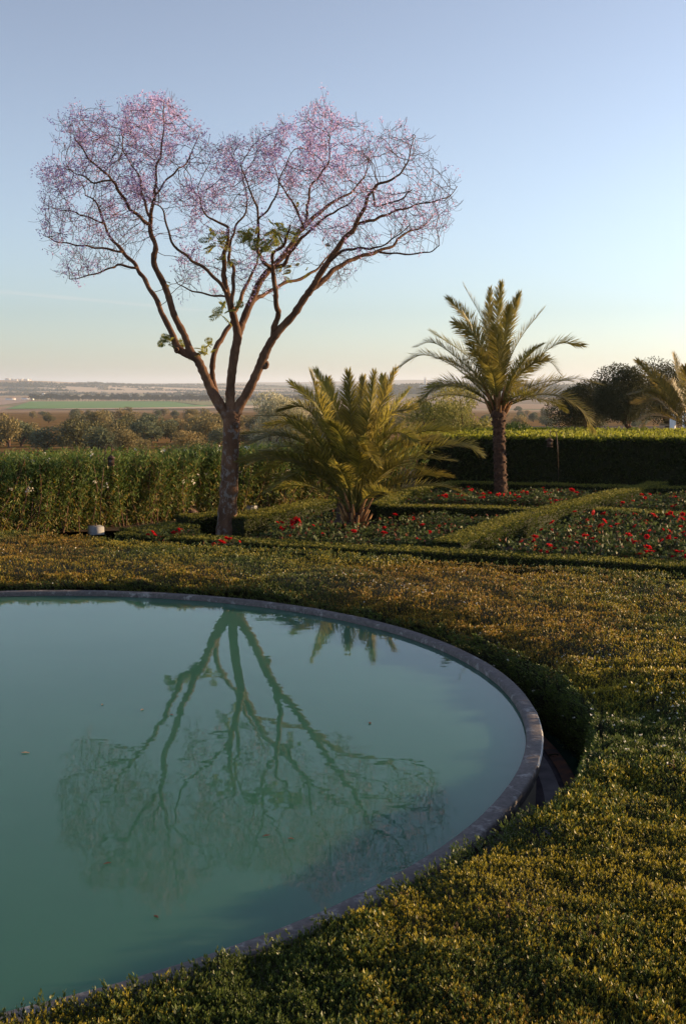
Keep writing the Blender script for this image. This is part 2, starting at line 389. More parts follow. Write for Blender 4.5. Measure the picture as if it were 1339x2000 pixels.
ring('gutter_line', [(RO + 0.148, -0.451), (RO + 0.152, -0.462), (RO + 0.19, -0.462), (RO + 0.194, -0.449)], M['ledge_dark'], 160, pool)
ring('curb', [(RO + 0.19, -0.447), (RO + 0.28, -0.443), (RO + 0.295, -0.45), (RO + 0.30, -0.62)], M['rust'], 160, pool)
# small dark drain in the ledge
dr = atZ(1080, 1477, -0.45); mb = MB()
a = np.linspace(0, 2 * math.pi, 12, endpoint=False); rr = 0.035 * (1 + 0.3 * np.sin(a * 2 + 1))
mb.add(np.vstack([np.c_[rr * np.cos(a), rr * np.sin(a), np.zeros(12)], [[0, 0, -0.012]]]), T=np.c_[np.arange(12), (np.arange(12) + 1) % 12, np.full(12, 12)])
add('drain_hole', mb.mesh('drain_hole'), M['hedge_core'], pool, (dr[0] - PC[0], dr[1] - PC[1], -0.440))
def disc(name, r0, r1, z, m, n=160, rings=30):
    a = np.linspace(0, 2 * math.pi, n, endpoint=False); rs = np.linspace(r0, r1, rings); j = np.arange(n)
    V = np.concatenate([np.c_[PC[0] + r * np.cos(a), PC[1] + r * np.sin(a), np.full(n, z)] for r in rs])
    q = np.concatenate([np.c_[i * n + j, (i + 1) * n + j, (i + 1) * n + (j + 1) % n, i * n + (j + 1) % n] for i in range(rings - 1)])
    return tag(add(name, mesh(name, V, q, smooth=True), m), kind='structure')
disc('pool_water', 0.002, RI + 0.008, 0.0, M['water'])
disc('overflow_water', RO + 0.27, RO + 0.70, -0.475, M['moat_water'], rings=3)
# floating leaves
for i, (px, py) in enumerate([(200, 1376), (278, 1386), (50, 1470), (520, 1632), (568, 1638), (722, 1412), (210, 1686), (305, 1790), (335, 1396)]):
    p = atZ(px, py, 0.004); mb = MB(); L = 0.018 + 0.012 * rng.rand(); w = L * 0.4
    mb.add([[-L, 0, 0], [0, -w, 0.004], [L, 0, 0.002], [0, w, 0.004], [-L, 0, -0.002], [0, -w, 0.002], [L, 0, 0], [0, w, 0.002]], [[0, 1, 2, 3], [7, 6, 5, 4]])
    o = add('floating_leaf', mb.mesh('floating_leaf'), M['twig'] if i > 2 else M['wood'], None, p, rng.rand() * 6)
    tag(o, 'small tan leaf floating on the far left of the pool' if i <= 2 else 'small dark leaf floating on the pool water', 'leaf', 'leaves floating on the pool')

# ------------------------------------------------------------------ ground cover around the pool
def RMf(th):                                       # inner edge of the planting, wider where the overflow ledge shows
    t = np.degrees(np.arctan2(np.sin(th), np.cos(th))) + 2
    return 5.01 - 0.12 * sst(12, 32, t) - 0.03 * (1 - sst(-50, -28, t)) + 0.17 * np.exp(-((t + 4) / 20.0) ** 2) + 0.08 * (VN[4](np.arctan2(np.sin(th), np.cos(th)) * 9, 0 * th, 1.0, 2) - 0.5)
fl, fr = atZ(0, 1033, 0.25), atZ(1339, 1116, 0.25)   # far edge
fdir = (fr - fl)[:2] / np.linalg.norm((fr - fl)[:2]); fnrm = np.array([-fdir[1], fdir[0]])
def inside_mat(x, y, m=0.0):
    r = np.hypot(x - PC[0], y - PC[1]); s = (x - fl[0]) * fnrm[0] + (y - fl[1]) * fnrm[1]
    return (r > RMf(np.arctan2(y - PC[1], x - PC[0])) + m) & (s < -m)
def mat_z(x, y):
    e = np.hypot(x - PC[0], y - PC[1]) - RMf(np.arctan2(y - PC[1], x - PC[0]))
    rnd = np.clip(1 - e / (0.5 + 0.4 * VN[2](x, y, 2.0, 2)), 0, 1) ** 1.6
    cl = VN[6](x, y, 3.5, 2) - 0.5
    far = sst(6.0, 8.2, y)                          # the side nearest the camera is clipped square
    return 0.20 + 0.04 * (1 - far) + 0.06 * (VN[5](x, y, 0.8, 3) - 0.5) + 0.03 * cl - rnd * (0.13 - 0.16 * cl) * (0.12 + 0.88 * far)
def sprigs(mb, P, A, H, K, C1, C2, wleaf, r=rng):
    """shoots: base P, axis A, height H, K leaves each; C1 lower colour, C2 tip colour"""
    n = len(P); u = perp(A, r); v = np.cross(A, u)
    for k in range(K):
        t = (k + 0.6) / K
        ph = k * 2.4 + r.rand(n) * 1.2
        rad = np.cos(ph)[:, None] * u + np.sin(ph)[:, None] * v
        op = (0.85 - 0.62 * t) + 0.13 * r.randn(n)
        d = norm(A * np.cos(op)[:, None] + rad * np.sin(op)[:, None])
        p = P + A * (H * t * 0.72)[:, None]
        side = norm(np.cross(d, A) + 0.001)
        L = H * (0.36 - 0.10 * t) * (0.8 + 0.4 * r.rand(n))
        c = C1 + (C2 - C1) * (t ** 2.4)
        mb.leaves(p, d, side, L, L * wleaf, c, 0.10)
def build_mat():
    mb = MB()
    # visible region sampling, density falling with distance
    x = []; y = []
    for y0, y1, dens in [(2.9, 4.6, 7200), (4.6, 6.5, 5200), (6.5, 9, 3300), (9, 12, 2000), (12, 17.5, 1300)]:
        x0, x1 = -8.0, 0.33 * y1 + 1.3
        n = int((x1 - x0) * (y1 - y0) * dens)
        xs = x0 + (x1 - x0) * rng.rand(n); ys = y0 + (y1 - y0) * rng.rand(n)
        k = inside_mat(xs, ys) & (xs > -0.33 * ys - 1.0) & (xs < 0.33 * ys + 1.1)
        x.append(xs[k]); y.append(ys[k])
    te = rng.rand(26000) * 2 * math.pi; re_ = RMf(te) - 0.05 + 0.40 * rng.rand(26000); xs = PC[0] + re_ * np.cos(te); ys = PC[1] + re_ * np.sin(te)
    k = (ys > 5.5) & (xs > -0.33 * ys - 1.0) & (xs < 0.33 * ys + 1.1); x.append(xs[k]); y.append(ys[k])
    x = np.concatenate(x); y = np.concatenate(y); n = len(x)
    clump = VN[7](x, y, 7.0, 2); gap = VN[3](x, y, 2.2, 2)
    z = mat_z(x, y) + 0.04 * (clump - 0.5) - 0.05 * np.clip(0.40 - gap, 0, 1) * 3
    H = (0.028 + 0.022 * rng.rand(n)) * (0.75 + 0.5 * clump)
    H = H * (0.72 + 0.6 * VN[5](x + 40, y, 0.9, 3))
    tall = rng.rand(n) < 0.05; H[tall] *= 1.5
    P = np.c_[x, y, z - 0.02]; 
    A = norm(np.c_[0.28 * rng.randn(n), 0.28 * rng.randn(n), np.ones(n)])
    # plant green with yellow and russet new growth; tips brightened as if sunlit
    pt = VN[1](x, y, 0.55, 3) + 0.25 * (rng.rand(n) - 0.5) ; yl = VN[2](x, y, 1.1, 3) + 0.5 * (rng.rand(n) - 0.5)
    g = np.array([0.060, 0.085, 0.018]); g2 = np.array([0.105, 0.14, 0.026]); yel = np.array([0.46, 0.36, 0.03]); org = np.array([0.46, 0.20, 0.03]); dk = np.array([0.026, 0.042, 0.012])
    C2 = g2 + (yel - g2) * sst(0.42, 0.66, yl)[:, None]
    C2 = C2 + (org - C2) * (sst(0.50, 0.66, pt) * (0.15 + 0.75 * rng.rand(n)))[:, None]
    C1 = 0.8 * (dk + (g - dk) * rng.rand(n)[:, None]) + 0.08 * (C2 - g)  # lower leaves darkened to paint in the shade inside the shoots
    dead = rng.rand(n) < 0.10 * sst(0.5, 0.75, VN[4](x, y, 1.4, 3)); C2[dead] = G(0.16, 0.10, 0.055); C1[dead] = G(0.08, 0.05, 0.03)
    d = np.hypot(x, y)
    for lo, hi, K, w, s in [(0, 5.5, 9, 0.40, 1.0), (5.5, 8.5, 6, 0.48, 1.15), (8.5, 40, 5, 0.55, 1.3)]:
        k = (d >= lo) & (d < hi)
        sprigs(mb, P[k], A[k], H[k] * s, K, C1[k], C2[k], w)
    # rounded, bushy sides towards the pool and at the far edge
    n2 = 22000; th = rng.rand(n2) * 2 * math.pi
    ex, ey = PC[0] + (RMf(th) + 0.06) * np.cos(th), PC[1] + (RMf(th) + 0.06) * np.sin(th)
    zz = -0.48 + (0.50 + mat_z(ex, ey)) * rng.rand(n2) ** 0.8; bulge = 0.06 * np.sin(np.clip((zz + 0.48) / 0.7, 0, 1) * math.pi) + 0.20 * (VN[6](np.cos(th) * 11, np.sin(th) * 11 + zz * 1.2, 1.0, 2) - 0.40).clip(-0.05, 1) * sst(-0.5, 0.0, zz)
    rr = RMf(th) - bulge
    X = PC[0] + rr * np.cos(th); Y = PC[1] + rr * np.sin(th)
    k = (X > -0.33 * Y - 1.0) & (X < 0.33 * Y + 1.2) & (Y > 2.6); X, Y, zz, th = X[k], Y[k], zz[k], th[k]
    n2 = len(X); inw = -np.c_[np.cos(th), np.sin(th), np.zeros(n2)]
    A2 = norm(inw * 0.8 + np.array([0, 0, 0.75]) + 0.35 * rng.randn(n2, 3)); H2 = 0.05 + 0.035 * rng.rand(n2)
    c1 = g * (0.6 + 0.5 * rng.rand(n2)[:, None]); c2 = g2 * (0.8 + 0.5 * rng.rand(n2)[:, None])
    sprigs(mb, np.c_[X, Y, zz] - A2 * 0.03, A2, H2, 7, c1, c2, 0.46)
    zs = zz
    n3 = 5000; t = rng.rand(n3) * 24 - 7; zz = -0.35 + 0.55 * rng.rand(n3)
    B = fl[:2] + fdir * t[:, None]
    A3 = norm(np.c_[np.tile(fnrm, (n3, 1)), 0.6 * np.ones(n3)] + 0.3 * rng.randn(n3, 3))
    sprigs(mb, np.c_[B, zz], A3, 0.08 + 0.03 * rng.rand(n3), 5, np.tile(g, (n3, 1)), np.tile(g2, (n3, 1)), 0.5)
    # tiny white flowers in scattered patches
    m = rng.rand(n) < 0.02 * sst(0.62, 0.75, VN[0](x, y, 1.3, 2)) * sst(5, 8, d)
    Pf = P[m] + A[m] * H[m][:, None]; nf = len(Pf)
    e = (rng.rand(len(X)) < 0.006) & (Y > 7); Pf = np.vstack([Pf, (np.c_[X, Y, zs] + A2 * 0.05)[e]])
    nf = len(Pf)
    for q in range(3):
        d_ = rand_dir(nf); d_[:, 2] = np.abs(d_[:, 2]); mb.leaves(Pf, norm(d_), perp(norm(d_)), 0.016, 0.014, np.array([0.7, 0.68, 0.6]))
    o = add('ground_cover', mb.mesh('ground_cover'), M['leaf_mat'])
    tag(o, 'clipped mat of small leaved ground cover with russet and yellow tips round the pool', 'ground cover', kind='stuff')
    # the dark twiggy body under the leaves
    st = 0.10; xs = np.arange(-9, 9.0, st); ys = np.arange(-1, 18.5, st); Xg, Yg = np.meshgrid(xs, ys)
    ok = inside_mat(Xg, Yg, 0.05); Zg = mat_z(Xg, Yg) - 0.075; nx = len(xs)
    idx = np.arange(Xg.size).reshape(Xg.shape); f = ok[:-1, :-1] & ok[1:, :-1] & ok[:-1, 1:] & ok[1:, 1:]
    q = np.stack([idx[:-1, :-1], idx[:-1, 1:], idx[1:, 1:], idx[1:, :-1]], -1)[f]
    mb = MB(); used = np.unique(q); rem = np.full(Xg.size, -1); rem[used] = np.arange(len(used))
    mb.add(np.c_[Xg.ravel(), Yg.ravel(), Zg.ravel()][used], rem[q])
    a = np.linspace(0, 2 * math.pi, 240, endpoint=False); w = RMf(a)
    V = [np.c_[PC[0] + (w + dr_) * np.cos(a), PC[1] + (w + dr_) * np.sin(a), np.full(240, z_)] for dr_, z_ in [(0.02, -0.6), (0.04, -0.08), (0.22, 0.06)]]
    j = np.arange(240); mb.add(np.concatenate(V), np.concatenate([np.c_[i * 240 + j, i * 240 + (j + 1) % 240, (i + 1) * 240 + (j + 1) % 240, (i + 1) * 240 + j] for i in range(2)]))
    b0 = fl[:2] - fdir * 6 - fnrm * 0.08; b1 = fl[:2] + fdir * 20 - fnrm * 0.08; tp = -fnrm * 0.12
    mb.add([[*b0, -0.6], [*b1, -0.6], [*(b1 + tp), 0.2], [*(b0 + tp), 0.2]], [[1, 0, 3, 2]])
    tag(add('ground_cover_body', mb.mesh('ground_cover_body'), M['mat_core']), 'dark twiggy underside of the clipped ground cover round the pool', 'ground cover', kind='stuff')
build_mat()

# garden soil behind the ground cover
GZ = -0.40
sheet('garden_soil', [(*(fl[:2] - fdir * 8 - fnrm * 0.4),), (*(fl[:2] + fdir * 26 - fnrm * 0.4),), (30, 30), (30, 75), (6, 75), (1.0, 36), (-1.2, 31), (-10, 18.5)], GZ, M['soil'])

# ------------------------------------------------------------------ hedges
def hedge(name, label, cat, pts, width, z0, z1, dens, lsize, cols, group=None, core_drop=0.03, taper=0.0, wl=0.55, jag=0.03, K=3):
    """clipped hedge along pts (front-top line centre), leafy skin over a dark core"""
    P = np.array([p[:2] for p in pts], float)
    h = tag(empty(name, (*P[0], z0)), label, cat, group); base = np.array([*P[0], z0])
    mbc = MB(); mbl = MB()
    T = norm(np.gradient(P, axis=0)) if len(P) > 2 else np.repeat(norm((P[1] - P[0])[None]), 2, 0)
    N = np.c_[-T[:, 1], T[:, 0]]; hw = width / 2
    # core
    rows = []
    for k in range(len(P)):
        for s_, z_ in [(-1, z0), (-1, z1 - core_drop * 1.6), (-0.8, z1 - core_drop), (0.8, z1 - core_drop), (1, z1 - core_drop * 1.6), (1, z0)]:
            rows.append([*(P[k] + N[k] * (hw - core_drop) * s_), z_])
    q = [];
    for k in range(len(P) - 1):
        for j in range(5): q.append([k * 6 + j, k * 6 + j + 1, (k + 1) * 6 + j + 1, (k + 1) * 6 + j])
    e = (len(P) - 1) * 6
    mbc.add(np.array(rows) - base, q); mbc.add(np.array(rows)[[0, 1, 4, 5]] - base, [[0, 3, 2, 1]]); mbc.add(np.array(rows)[[e, e + 1, e + 4, e + 5]] - base, [[0, 1, 2, 3]])
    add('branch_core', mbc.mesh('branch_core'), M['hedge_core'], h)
    H = z1 - z0
    for k in range(len(P) - 1):
        a, b = P[k], P[k + 1]; L = np.linalg.norm(b - a)
        for face in ('top', 'near', 'far', 'e0', 'e1'):
            if face == 'e0' and k > 0 or face == 'e1' and k < len(P) - 2: continue
            area = {'top': L * width, 'near': L * H, 'far': L * H * 0.5, 'e0': width * H, 'e1': width * H}[face]
            n = max(int(area * dens), 4); u = rng.rand(n)[:, None]; v = rng.rand(n)
            c = a + (b - a) * u; nn = norm(N[k] + (N[k + 1] - N[k]) * u)
            t3 = np.c_[np.tile(norm((b - a)[None]), (n, 1)), np.zeros(n)]; n3 = np.c_[nn, np.zeros(n)]; up = np.tile([0, 0, 1.0], (n, 1))
            if face == 'top': p = np.c_[c + nn * ((v * 2 - 1) * hw)[:, None], np.full(n, z1)]; out = up
            elif face == 'near': p = np.c_[c - nn * hw, z0 + v * H]; out = -n3
            elif face == 'far': p = np.c_[c + nn * hw, z0 + H * (0.5 + 0.5 * v)]; out = n3
            else:
                cc = a if face == 'e0' else b; sg = -1 if face == 'e0' else 1
                p = np.c_[cc + N[k if sg < 0 else k + 1] * ((u[:, 0] * 2 - 1) * hw)[:, None], z0 + v * H]; out = t3 * sg
            p = p + out * ((jag if width > 1 else 0.012) * rng.randn(n) - 0.01 + 0.05 * (VN[2](p[:, 0] * 1.3, p[:, 1] * 1.3 + p[:, 2] * 2, 1.0, 2) - 0.5))[:, None]
            nzv = VN[3](p[:, 0], p[:, 1] + p[:, 2], 1.6, 2)
            cm = cols[0] + (cols[1] - cols[0]) * np.clip(nzv * 0.8 + 0.5 * rng.rand(n) - 0.2, 0, 1)[:, None]
            if face == 'top' and len(cols) > 2: cm = cm + (cols[2] - cm) * (rng.rand(n) ** 0.7)[:, None] * 0.85  # top leaves tinted brighter, sunlight painted into their colour
            for j in range(K):
                d = norm(out * 0.9 + 0.75 * rng.randn(n, 3) + np.array([0, 0, 0.35]))
                mbl.leaves(p - out * 0.02 - base, d, perp(d), lsize * (0.7 + 0.6 * rng.rand(n)), lsize * wl * (0.8 + 0.4 * rng.rand(n)), cm * (0.85 + 0.3 * rng.rand(n))[:, None], 0.08)
    f = add('foliage', mbl.mesh('foliage'), M['leaf'], h); f['kind'] = 'stuff'
    return h
box_cols = [G(0.05, 0.07, 0.016), G(0.085, 0.105, 0.022), G(0.30, 0.27, 0.045)]  # third colour paints the tops as sunlit
HZ = -0.05
hp = lambda *pp: [atZ(a, b, HZ) for a, b in pp]
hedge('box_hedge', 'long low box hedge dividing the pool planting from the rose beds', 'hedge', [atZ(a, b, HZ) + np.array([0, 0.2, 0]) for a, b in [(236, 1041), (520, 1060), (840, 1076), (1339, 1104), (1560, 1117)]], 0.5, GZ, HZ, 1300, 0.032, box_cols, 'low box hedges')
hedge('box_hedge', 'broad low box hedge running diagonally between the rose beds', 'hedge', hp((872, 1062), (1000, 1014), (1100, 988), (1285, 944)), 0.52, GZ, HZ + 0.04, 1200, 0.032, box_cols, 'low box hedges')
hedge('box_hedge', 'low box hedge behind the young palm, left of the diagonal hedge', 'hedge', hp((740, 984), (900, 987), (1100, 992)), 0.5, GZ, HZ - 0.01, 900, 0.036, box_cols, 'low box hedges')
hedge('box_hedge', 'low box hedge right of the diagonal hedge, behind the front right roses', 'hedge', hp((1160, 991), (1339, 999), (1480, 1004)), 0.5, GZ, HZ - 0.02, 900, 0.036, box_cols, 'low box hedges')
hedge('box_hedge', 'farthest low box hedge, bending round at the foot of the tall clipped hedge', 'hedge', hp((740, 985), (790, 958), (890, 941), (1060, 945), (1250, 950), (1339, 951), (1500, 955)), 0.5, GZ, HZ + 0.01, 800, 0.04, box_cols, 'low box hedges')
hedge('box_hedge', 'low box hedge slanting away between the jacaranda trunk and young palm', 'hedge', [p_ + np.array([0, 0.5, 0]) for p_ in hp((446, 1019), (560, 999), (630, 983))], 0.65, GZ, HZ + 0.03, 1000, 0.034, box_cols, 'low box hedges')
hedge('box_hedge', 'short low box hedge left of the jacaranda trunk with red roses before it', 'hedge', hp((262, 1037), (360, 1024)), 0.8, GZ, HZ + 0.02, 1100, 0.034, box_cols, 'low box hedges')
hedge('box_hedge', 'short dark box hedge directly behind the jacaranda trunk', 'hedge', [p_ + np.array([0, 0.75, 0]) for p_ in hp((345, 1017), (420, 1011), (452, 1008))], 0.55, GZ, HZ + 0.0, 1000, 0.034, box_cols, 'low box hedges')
# tall clipped hedge, right
tz = 1.0; ta, tb = atY(815, 860, 30.4), atY(1339, 855, 29.0)
tdir = norm((tb - ta)[None])[0]; tn = np.array([-tdir[1], tdir[0]])
hedge('clipped_hedge', 'tall dark clipped hedge with sunlit top behind the rose beds', 'hedge', [np.array([*(ta[:2] + tn * 2.7 - tdir[:2] * 0)]), np.array([*(tb[:2] + tn * 2.7 + tdir[:2] * 4)])], 5.4, GZ, tz, 330, 0.085, [G(0.035, 0.05, 0.014), G(0.055, 0.075, 0.02), G(0.52, 0.52, 0.05)], wl=0.5, jag=0.035)  # bright third colour puts the sunlit look into the top leaves

# oleander hedge, left: upright stems with lance leaves
def oleander():
    A0, A1 = atZ(-80, 1066, GZ)[:2], atZ(800, 970, GZ)[:2]
    h = tag(empty('oleander_hedge', (*A0, GZ)), 'loose leafy oleander hedge with a few white flowers behind the jacaranda', 'hedge')
    base = np.array([*A0, GZ]); dv = A1 - A0; L = np.linalg.norm(dv); t = dv / L; nn = np.array([-t[1], t[0]])
    n = 1800; u = rng.rand(n) * L; v = rng.rand(n) ** 1.3 * 1.7
    foot = A0 + t * u[:, None] + nn * (0.18 + v * 0.8)[:, None]
    topz = 0.93 + 0.16 * rng.rand(n) + 0.16 * (VN[1](u, v, 0.9, 2) - 0.4) - 0.016 * u + 0.05
    spread = 0.32 * rng.randn(n, 2) - nn * (0.25 * (v < 0.6))[:, None]
    tip = np.c_[foot + spread, topz]; ft = np.c_[foot, np.full(n, GZ)]
    mbs, mbl, mbf = MB(), MB(), MB()
    for i in range(0, n):
        m = ft[i] * 0.5 + tip[i] * 0.5 + np.array([0.08 * rng.randn(), 0.08 * rng.randn(), 0.05])
        if v[i] < 0.9 and rng.rand() < 0.4: mbs.tube(catmull([ft[i], m, tip[i]], 5) - base, np.array([0.014, 0.011, 0.009, 0.007, 0.004]), 4, cap=False)
        k = 96 if v[i] < 0.7 else 40
        s = 0.03 + 0.97 * rng.rand(k) ** 0.85
        k = len(s)
        p = ft[i] * ((1 - s) ** 2)[:, None] + 2 * (s * (1 - s))[:, None] * m + (s ** 2)[:, None] * tip[i]
        p = p + 0.05 * rng.randn(k, 3)
        d = norm(np.c_[rng.randn(k, 2), (0.55 + 0.75 * rng.rand(k)) * np.where(rng.rand(k) < 0.8 - 0.9 * s, -1, 1)])
        golden = (rng.rand(k) < 0.50 - 0.45 * s)  # golden leaves, more of them towards the foot
        c = G(0.075, 0.125, 0.03) + (G(0.14, 0.20, 0.045) - G(0.075, 0.125, 0.03)) * rng.rand(k)[:, None]
        c[golden] = G(0.30, 0.24, 0.065) + 0.05 * rng.randn(int(golden.sum()), 1)
        mbl.leaves(p - base, d, perp(d), 0.085 + 0.04 * rng.rand(k), 0.018, np.clip(c, 0.01, 1), 0.05)
        if rng.rand() < 0.035:
            for q in range(5):
                dd = rand_dir(1); dd[:, 2] = abs(dd[:, 2]); dd = norm(dd); mbf.leaves(tip[i][None] + 0.02 * rng.randn(1, 3) - base, dd, perp(dd), 0.045, 0.04, G(0.75, 0.72, 0.66))
        elif v[i] < 0.5 and rng.rand() < 0.05:
            pp = ft[i] * 0.35 + tip[i] * 0.65 - np.array([*nn, 0]) * 0.15
            for q in range(5):
                dd = rand_dir(1); mbf.leaves(pp[None] + 0.02 * rng.randn(1, 3) - base, dd, perp(dd), 0.045, 0.04, G(0.75, 0.70, 0.62))
    add('stems', mbs.mesh('stems'), M['twig'], h)['kind'] = 'stuff'
    add('foliage', mbl.mesh('foliage'), M['leaf'], h)['kind'] = 'stuff'
    add('flowers', mbf.mesh('flowers'), M['petal'], h)['kind'] = 'stuff'
    mb = MB(); c = A0 + t * (L / 2) + nn * 1.9
    mb.box(np.array([*c, 0.12]) - base, (L, 0.9, 1.0), math.atan2(t[1], t[0]))
    add('inner_growth', mb.mesh('inner_growth'), M['hedge_core'], h)
oleander()

# ------------------------------------------------------------------ jacaranda
TY = 20.9
def limb_pts(spec, dep0, dep1, n):
    """spec: (px,py,rpx); depth offset from dep0 to dep1 along it"""
    s = np.array(spec, float); m = len(s); dd = dep0 + (dep1 - dep0) * np.linspace(0, 1, m) ** 1.2
    P = np.array([atY(a, b, TY + d) for (a, b, _), d in zip(s, dd)])
    R = s[:, 2] * TY / F * np.where(s[:, 2] > 15.5, 0.93, 0.80)
    return catmull(P, n), np.interp(np.linspace(0, m - 1, n), np.arange(m), R), dd
LIMBS = {}
def lim(key, spec, d0, d1): LIMBS[key] = (spec, d0, d1)
lim('trunk', [(441, 1056, 25), (442, 1030, 21.5), (447, 960, 19), (450, 890, 17.5), (452, 840, 18), (453, 800, 17)], 0, 0)
lim('A', [(452, 826, 14), (432, 795, 13.5), (414, 764, 12.5), (399, 730, 11), (387, 705, 11), (372, 686, 9.5), (361, 656, 8.6), (341, 617, 8.2), (329, 578, 8), (318, 550, 7.4), (301, 515, 7), (303, 482, 6.2), (293, 440, 5.4), (299, 400, 4), (303, 374, 3.4), (306, 328, 2.6), (316, 290, 2), (320, 236, 1.4), (319, 200, 1)], 0, -0.5)
lim('A2', [(383, 700, 9), (362, 690, 9.5), (346, 678, 9), (337, 653, 7.5), (319, 617, 6.6), (303, 581, 6), (283, 548, 5.4), (268, 523, 5), (244, 495, 4.3), (218, 466, 3.6), (203, 436, 3), (191, 400, 2.4), (168, 380, 1.5)], -0.05, 0.9)
lim('A1a', [(293, 440, 4.5), (257, 410, 3.8), (231, 370, 3.2), (214, 345, 2.8), (175, 311, 2), (145, 265, 1.2)], -0.35, -1.4)
lim('A1b', [(216, 352, 2.4), (185, 357, 2.1), (162, 344, 1.7), (139, 334, 1)], -1.0, -0.6)
lim('A1c', [(295, 430, 3.6), (280, 387, 3), (270, 341, 2.3), (244, 301, 1.7), (237, 252, 1)], -0.35, 0.9)
lim('A1d', [(303, 380, 2.8), (339, 338, 2.1), (366, 315, 1.7), (389, 262, 1)], -0.4, 0.3)
lim('A2b', [(270, 525, 3.2), (234, 518, 2.8), (214, 525, 2.4), (175, 538, 1.7), (136, 546, 1)], 0.4, 0.0)
lim('A2c', [(242, 492, 3), (191, 484, 2.6), (155, 479, 2), (113, 472, 1.5), (85, 459, 0.9)], 0.5, -0.3)
lim('A2d', [(203, 436, 2.4), (168, 423, 2), (139, 413, 1.6), (100, 407, 0.9)], 0.6, 1.2)
lim('B', [(438, 800, 8), (424, 775, 8), (415, 735, 7.3), (417, 697, 7), (427, 669, 6.6), (447, 640, 6.3), (459, 611, 5.6), (471, 581, 5), (480, 558, 4.2), (497, 526, 3), (505, 500, 2), (520, 470, 1)], 0.12, 1.6)
lim('C', [(453, 822, 14), (450, 790, 12.5), (450, 760, 11.3), (453, 727, 11), (459, 685, 11), (464, 658, 10.5), (460, 632, 9), (450, 596, 8), (440, 556, 7), (437, 523, 6), (439, 490, 5), (446, 464, 4), (440, 440, 3), (407, 425, 2.2), (393, 400, 1.6), (387, 370, 1)], 0, -0.9)
lim('C1b', [(453, 600, 5), (455, 560, 4.6), (456, 528, 4.2), (447, 503, 3.6), (452, 470, 3), (461, 443, 2.6), (482, 407, 2), (480, 375, 1.4), (470, 320, 0.9)], -0.6, 0.2)
lim('C1c', [(443, 572, 4.4), (434, 560, 4.2), (416, 538, 3.9), (384, 514, 3.5), (363, 499, 3.2), (336, 473, 2.6), (327, 443, 2.2), (318, 410, 1.8), (302, 398, 1.1)], -0.7, -1.7)
lim('C1d', [(441, 580, 2.6), (399, 574, 2.2), (360, 562, 1.4), (340, 545, 0.9)], -0.65, -1.4)
lim('C2', [(464, 664, 9), (468, 645, 9.6), (474, 629, 9.2), (486, 599, 8.8), (494, 583, 8.4), (506, 553, 8), (524, 529, 7.6), (554, 499, 7), (572, 473, 6.4), (593, 443, 5.8), (623, 416, 4.6), (652, 393, 3.6), (680, 379, 2.8), (707, 351, 2), (722, 310, 1.1)], -0.15, 1.5)
lim('C2a', [(596, 440, 4), (601, 403, 3.2), (608, 362, 2.6), (639, 321, 1.9), (645, 259, 1.1)], 0.75, 0.3)
lim('C2d', [(594, 442, 3.4), (570, 393, 2.7), (553, 369, 2.2), (532, 321, 1.3)], 0.75, 1.7)
lim('C2b', [(492, 590, 5), (506, 580, 5), (521, 573, 4.9), (548, 556, 4.5), (578, 547, 4), (611, 532, 3.2), (626, 517, 2.4), (650, 490, 1.3)], 0.25, 1.9)
lim('C2c', [(526, 528, 5.2), (554, 515, 5), (572, 485, 4.4), (593, 461, 3.8), (617, 440, 3.2), (643, 419, 2.6), (670, 405, 2), (700, 380, 1)], 0.5, -0.3)
lim('D', [(456, 824, 14), (466, 795, 13), (483, 767, 12), (501, 730, 11.5), (516, 694, 11.5), (529, 668, 10.8), (546, 644, 10), (573, 615, 9.2), (594, 583, 8.6), (611, 560, 8.2), (623, 538, 7.3), (643, 508, 6.8), (667, 473, 6.2), (694, 441, 5.6), (714, 396, 4.3), (731, 365, 3.4), (769, 348, 2.4), (790, 327, 1.9), (807, 276, 1)], 0, -0.6)
lim('D1', [(533, 664, 7.5), (535, 640, 7.5), (543, 617, 6.8), (541, 600, 6.2), (537, 568, 5.8), (534, 535, 5.2), (521, 517, 4.4), (506, 499, 4), (503, 470, 3.4), (505, 425, 2.8), (496, 390, 2.2), (484, 362, 1.6), (470, 320, 0.9)], -0.1, -1.9)
lim('D1b', [(534, 538, 4), (533, 499, 3.8), (557, 473, 3.2), (565, 440, 1.6)], -0.9, -1.6)
lim('D1c', [(505, 430, 2.4), (536, 389, 1.9), (550, 340, 1.4), (575, 290, 0.9)], -1.4, -1.8)
lim('D2a', [(697, 436, 4), (728, 430, 3.4), (752, 420, 3), (786, 408, 2.4), (831, 396, 1.8), (872, 386, 1.3), (893, 364, 0.8)], -0.35, 0.3)
lim('D2c', [(728, 372, 2.8), (735, 403, 2), (786, 386, 1.6), (803, 369, 0.9)], -0.4, -1.4)
lim('D2b', [(606, 566, 6.5), (623, 555, 6.8), (646, 532, 6.2), (673, 514, 5.6), (700, 502, 5), (735, 492, 4.2), (769, 478, 3.2), (786, 458, 2.6), (821, 444, 2), (855, 413, 1)], -0.3, 1.3)
lim('D2d', [(738, 492, 3), (786, 496, 2.2), (838, 492, 1.6), (858, 478, 0.9)], 0.4, -0.4)
lim('D2e', [(640, 512, 3.6), (673, 489, 3.2), (707, 485, 2.7), (735, 484, 2.2), (769, 465, 1.5), (800, 440, 0.9)], -0.35, -1.5)
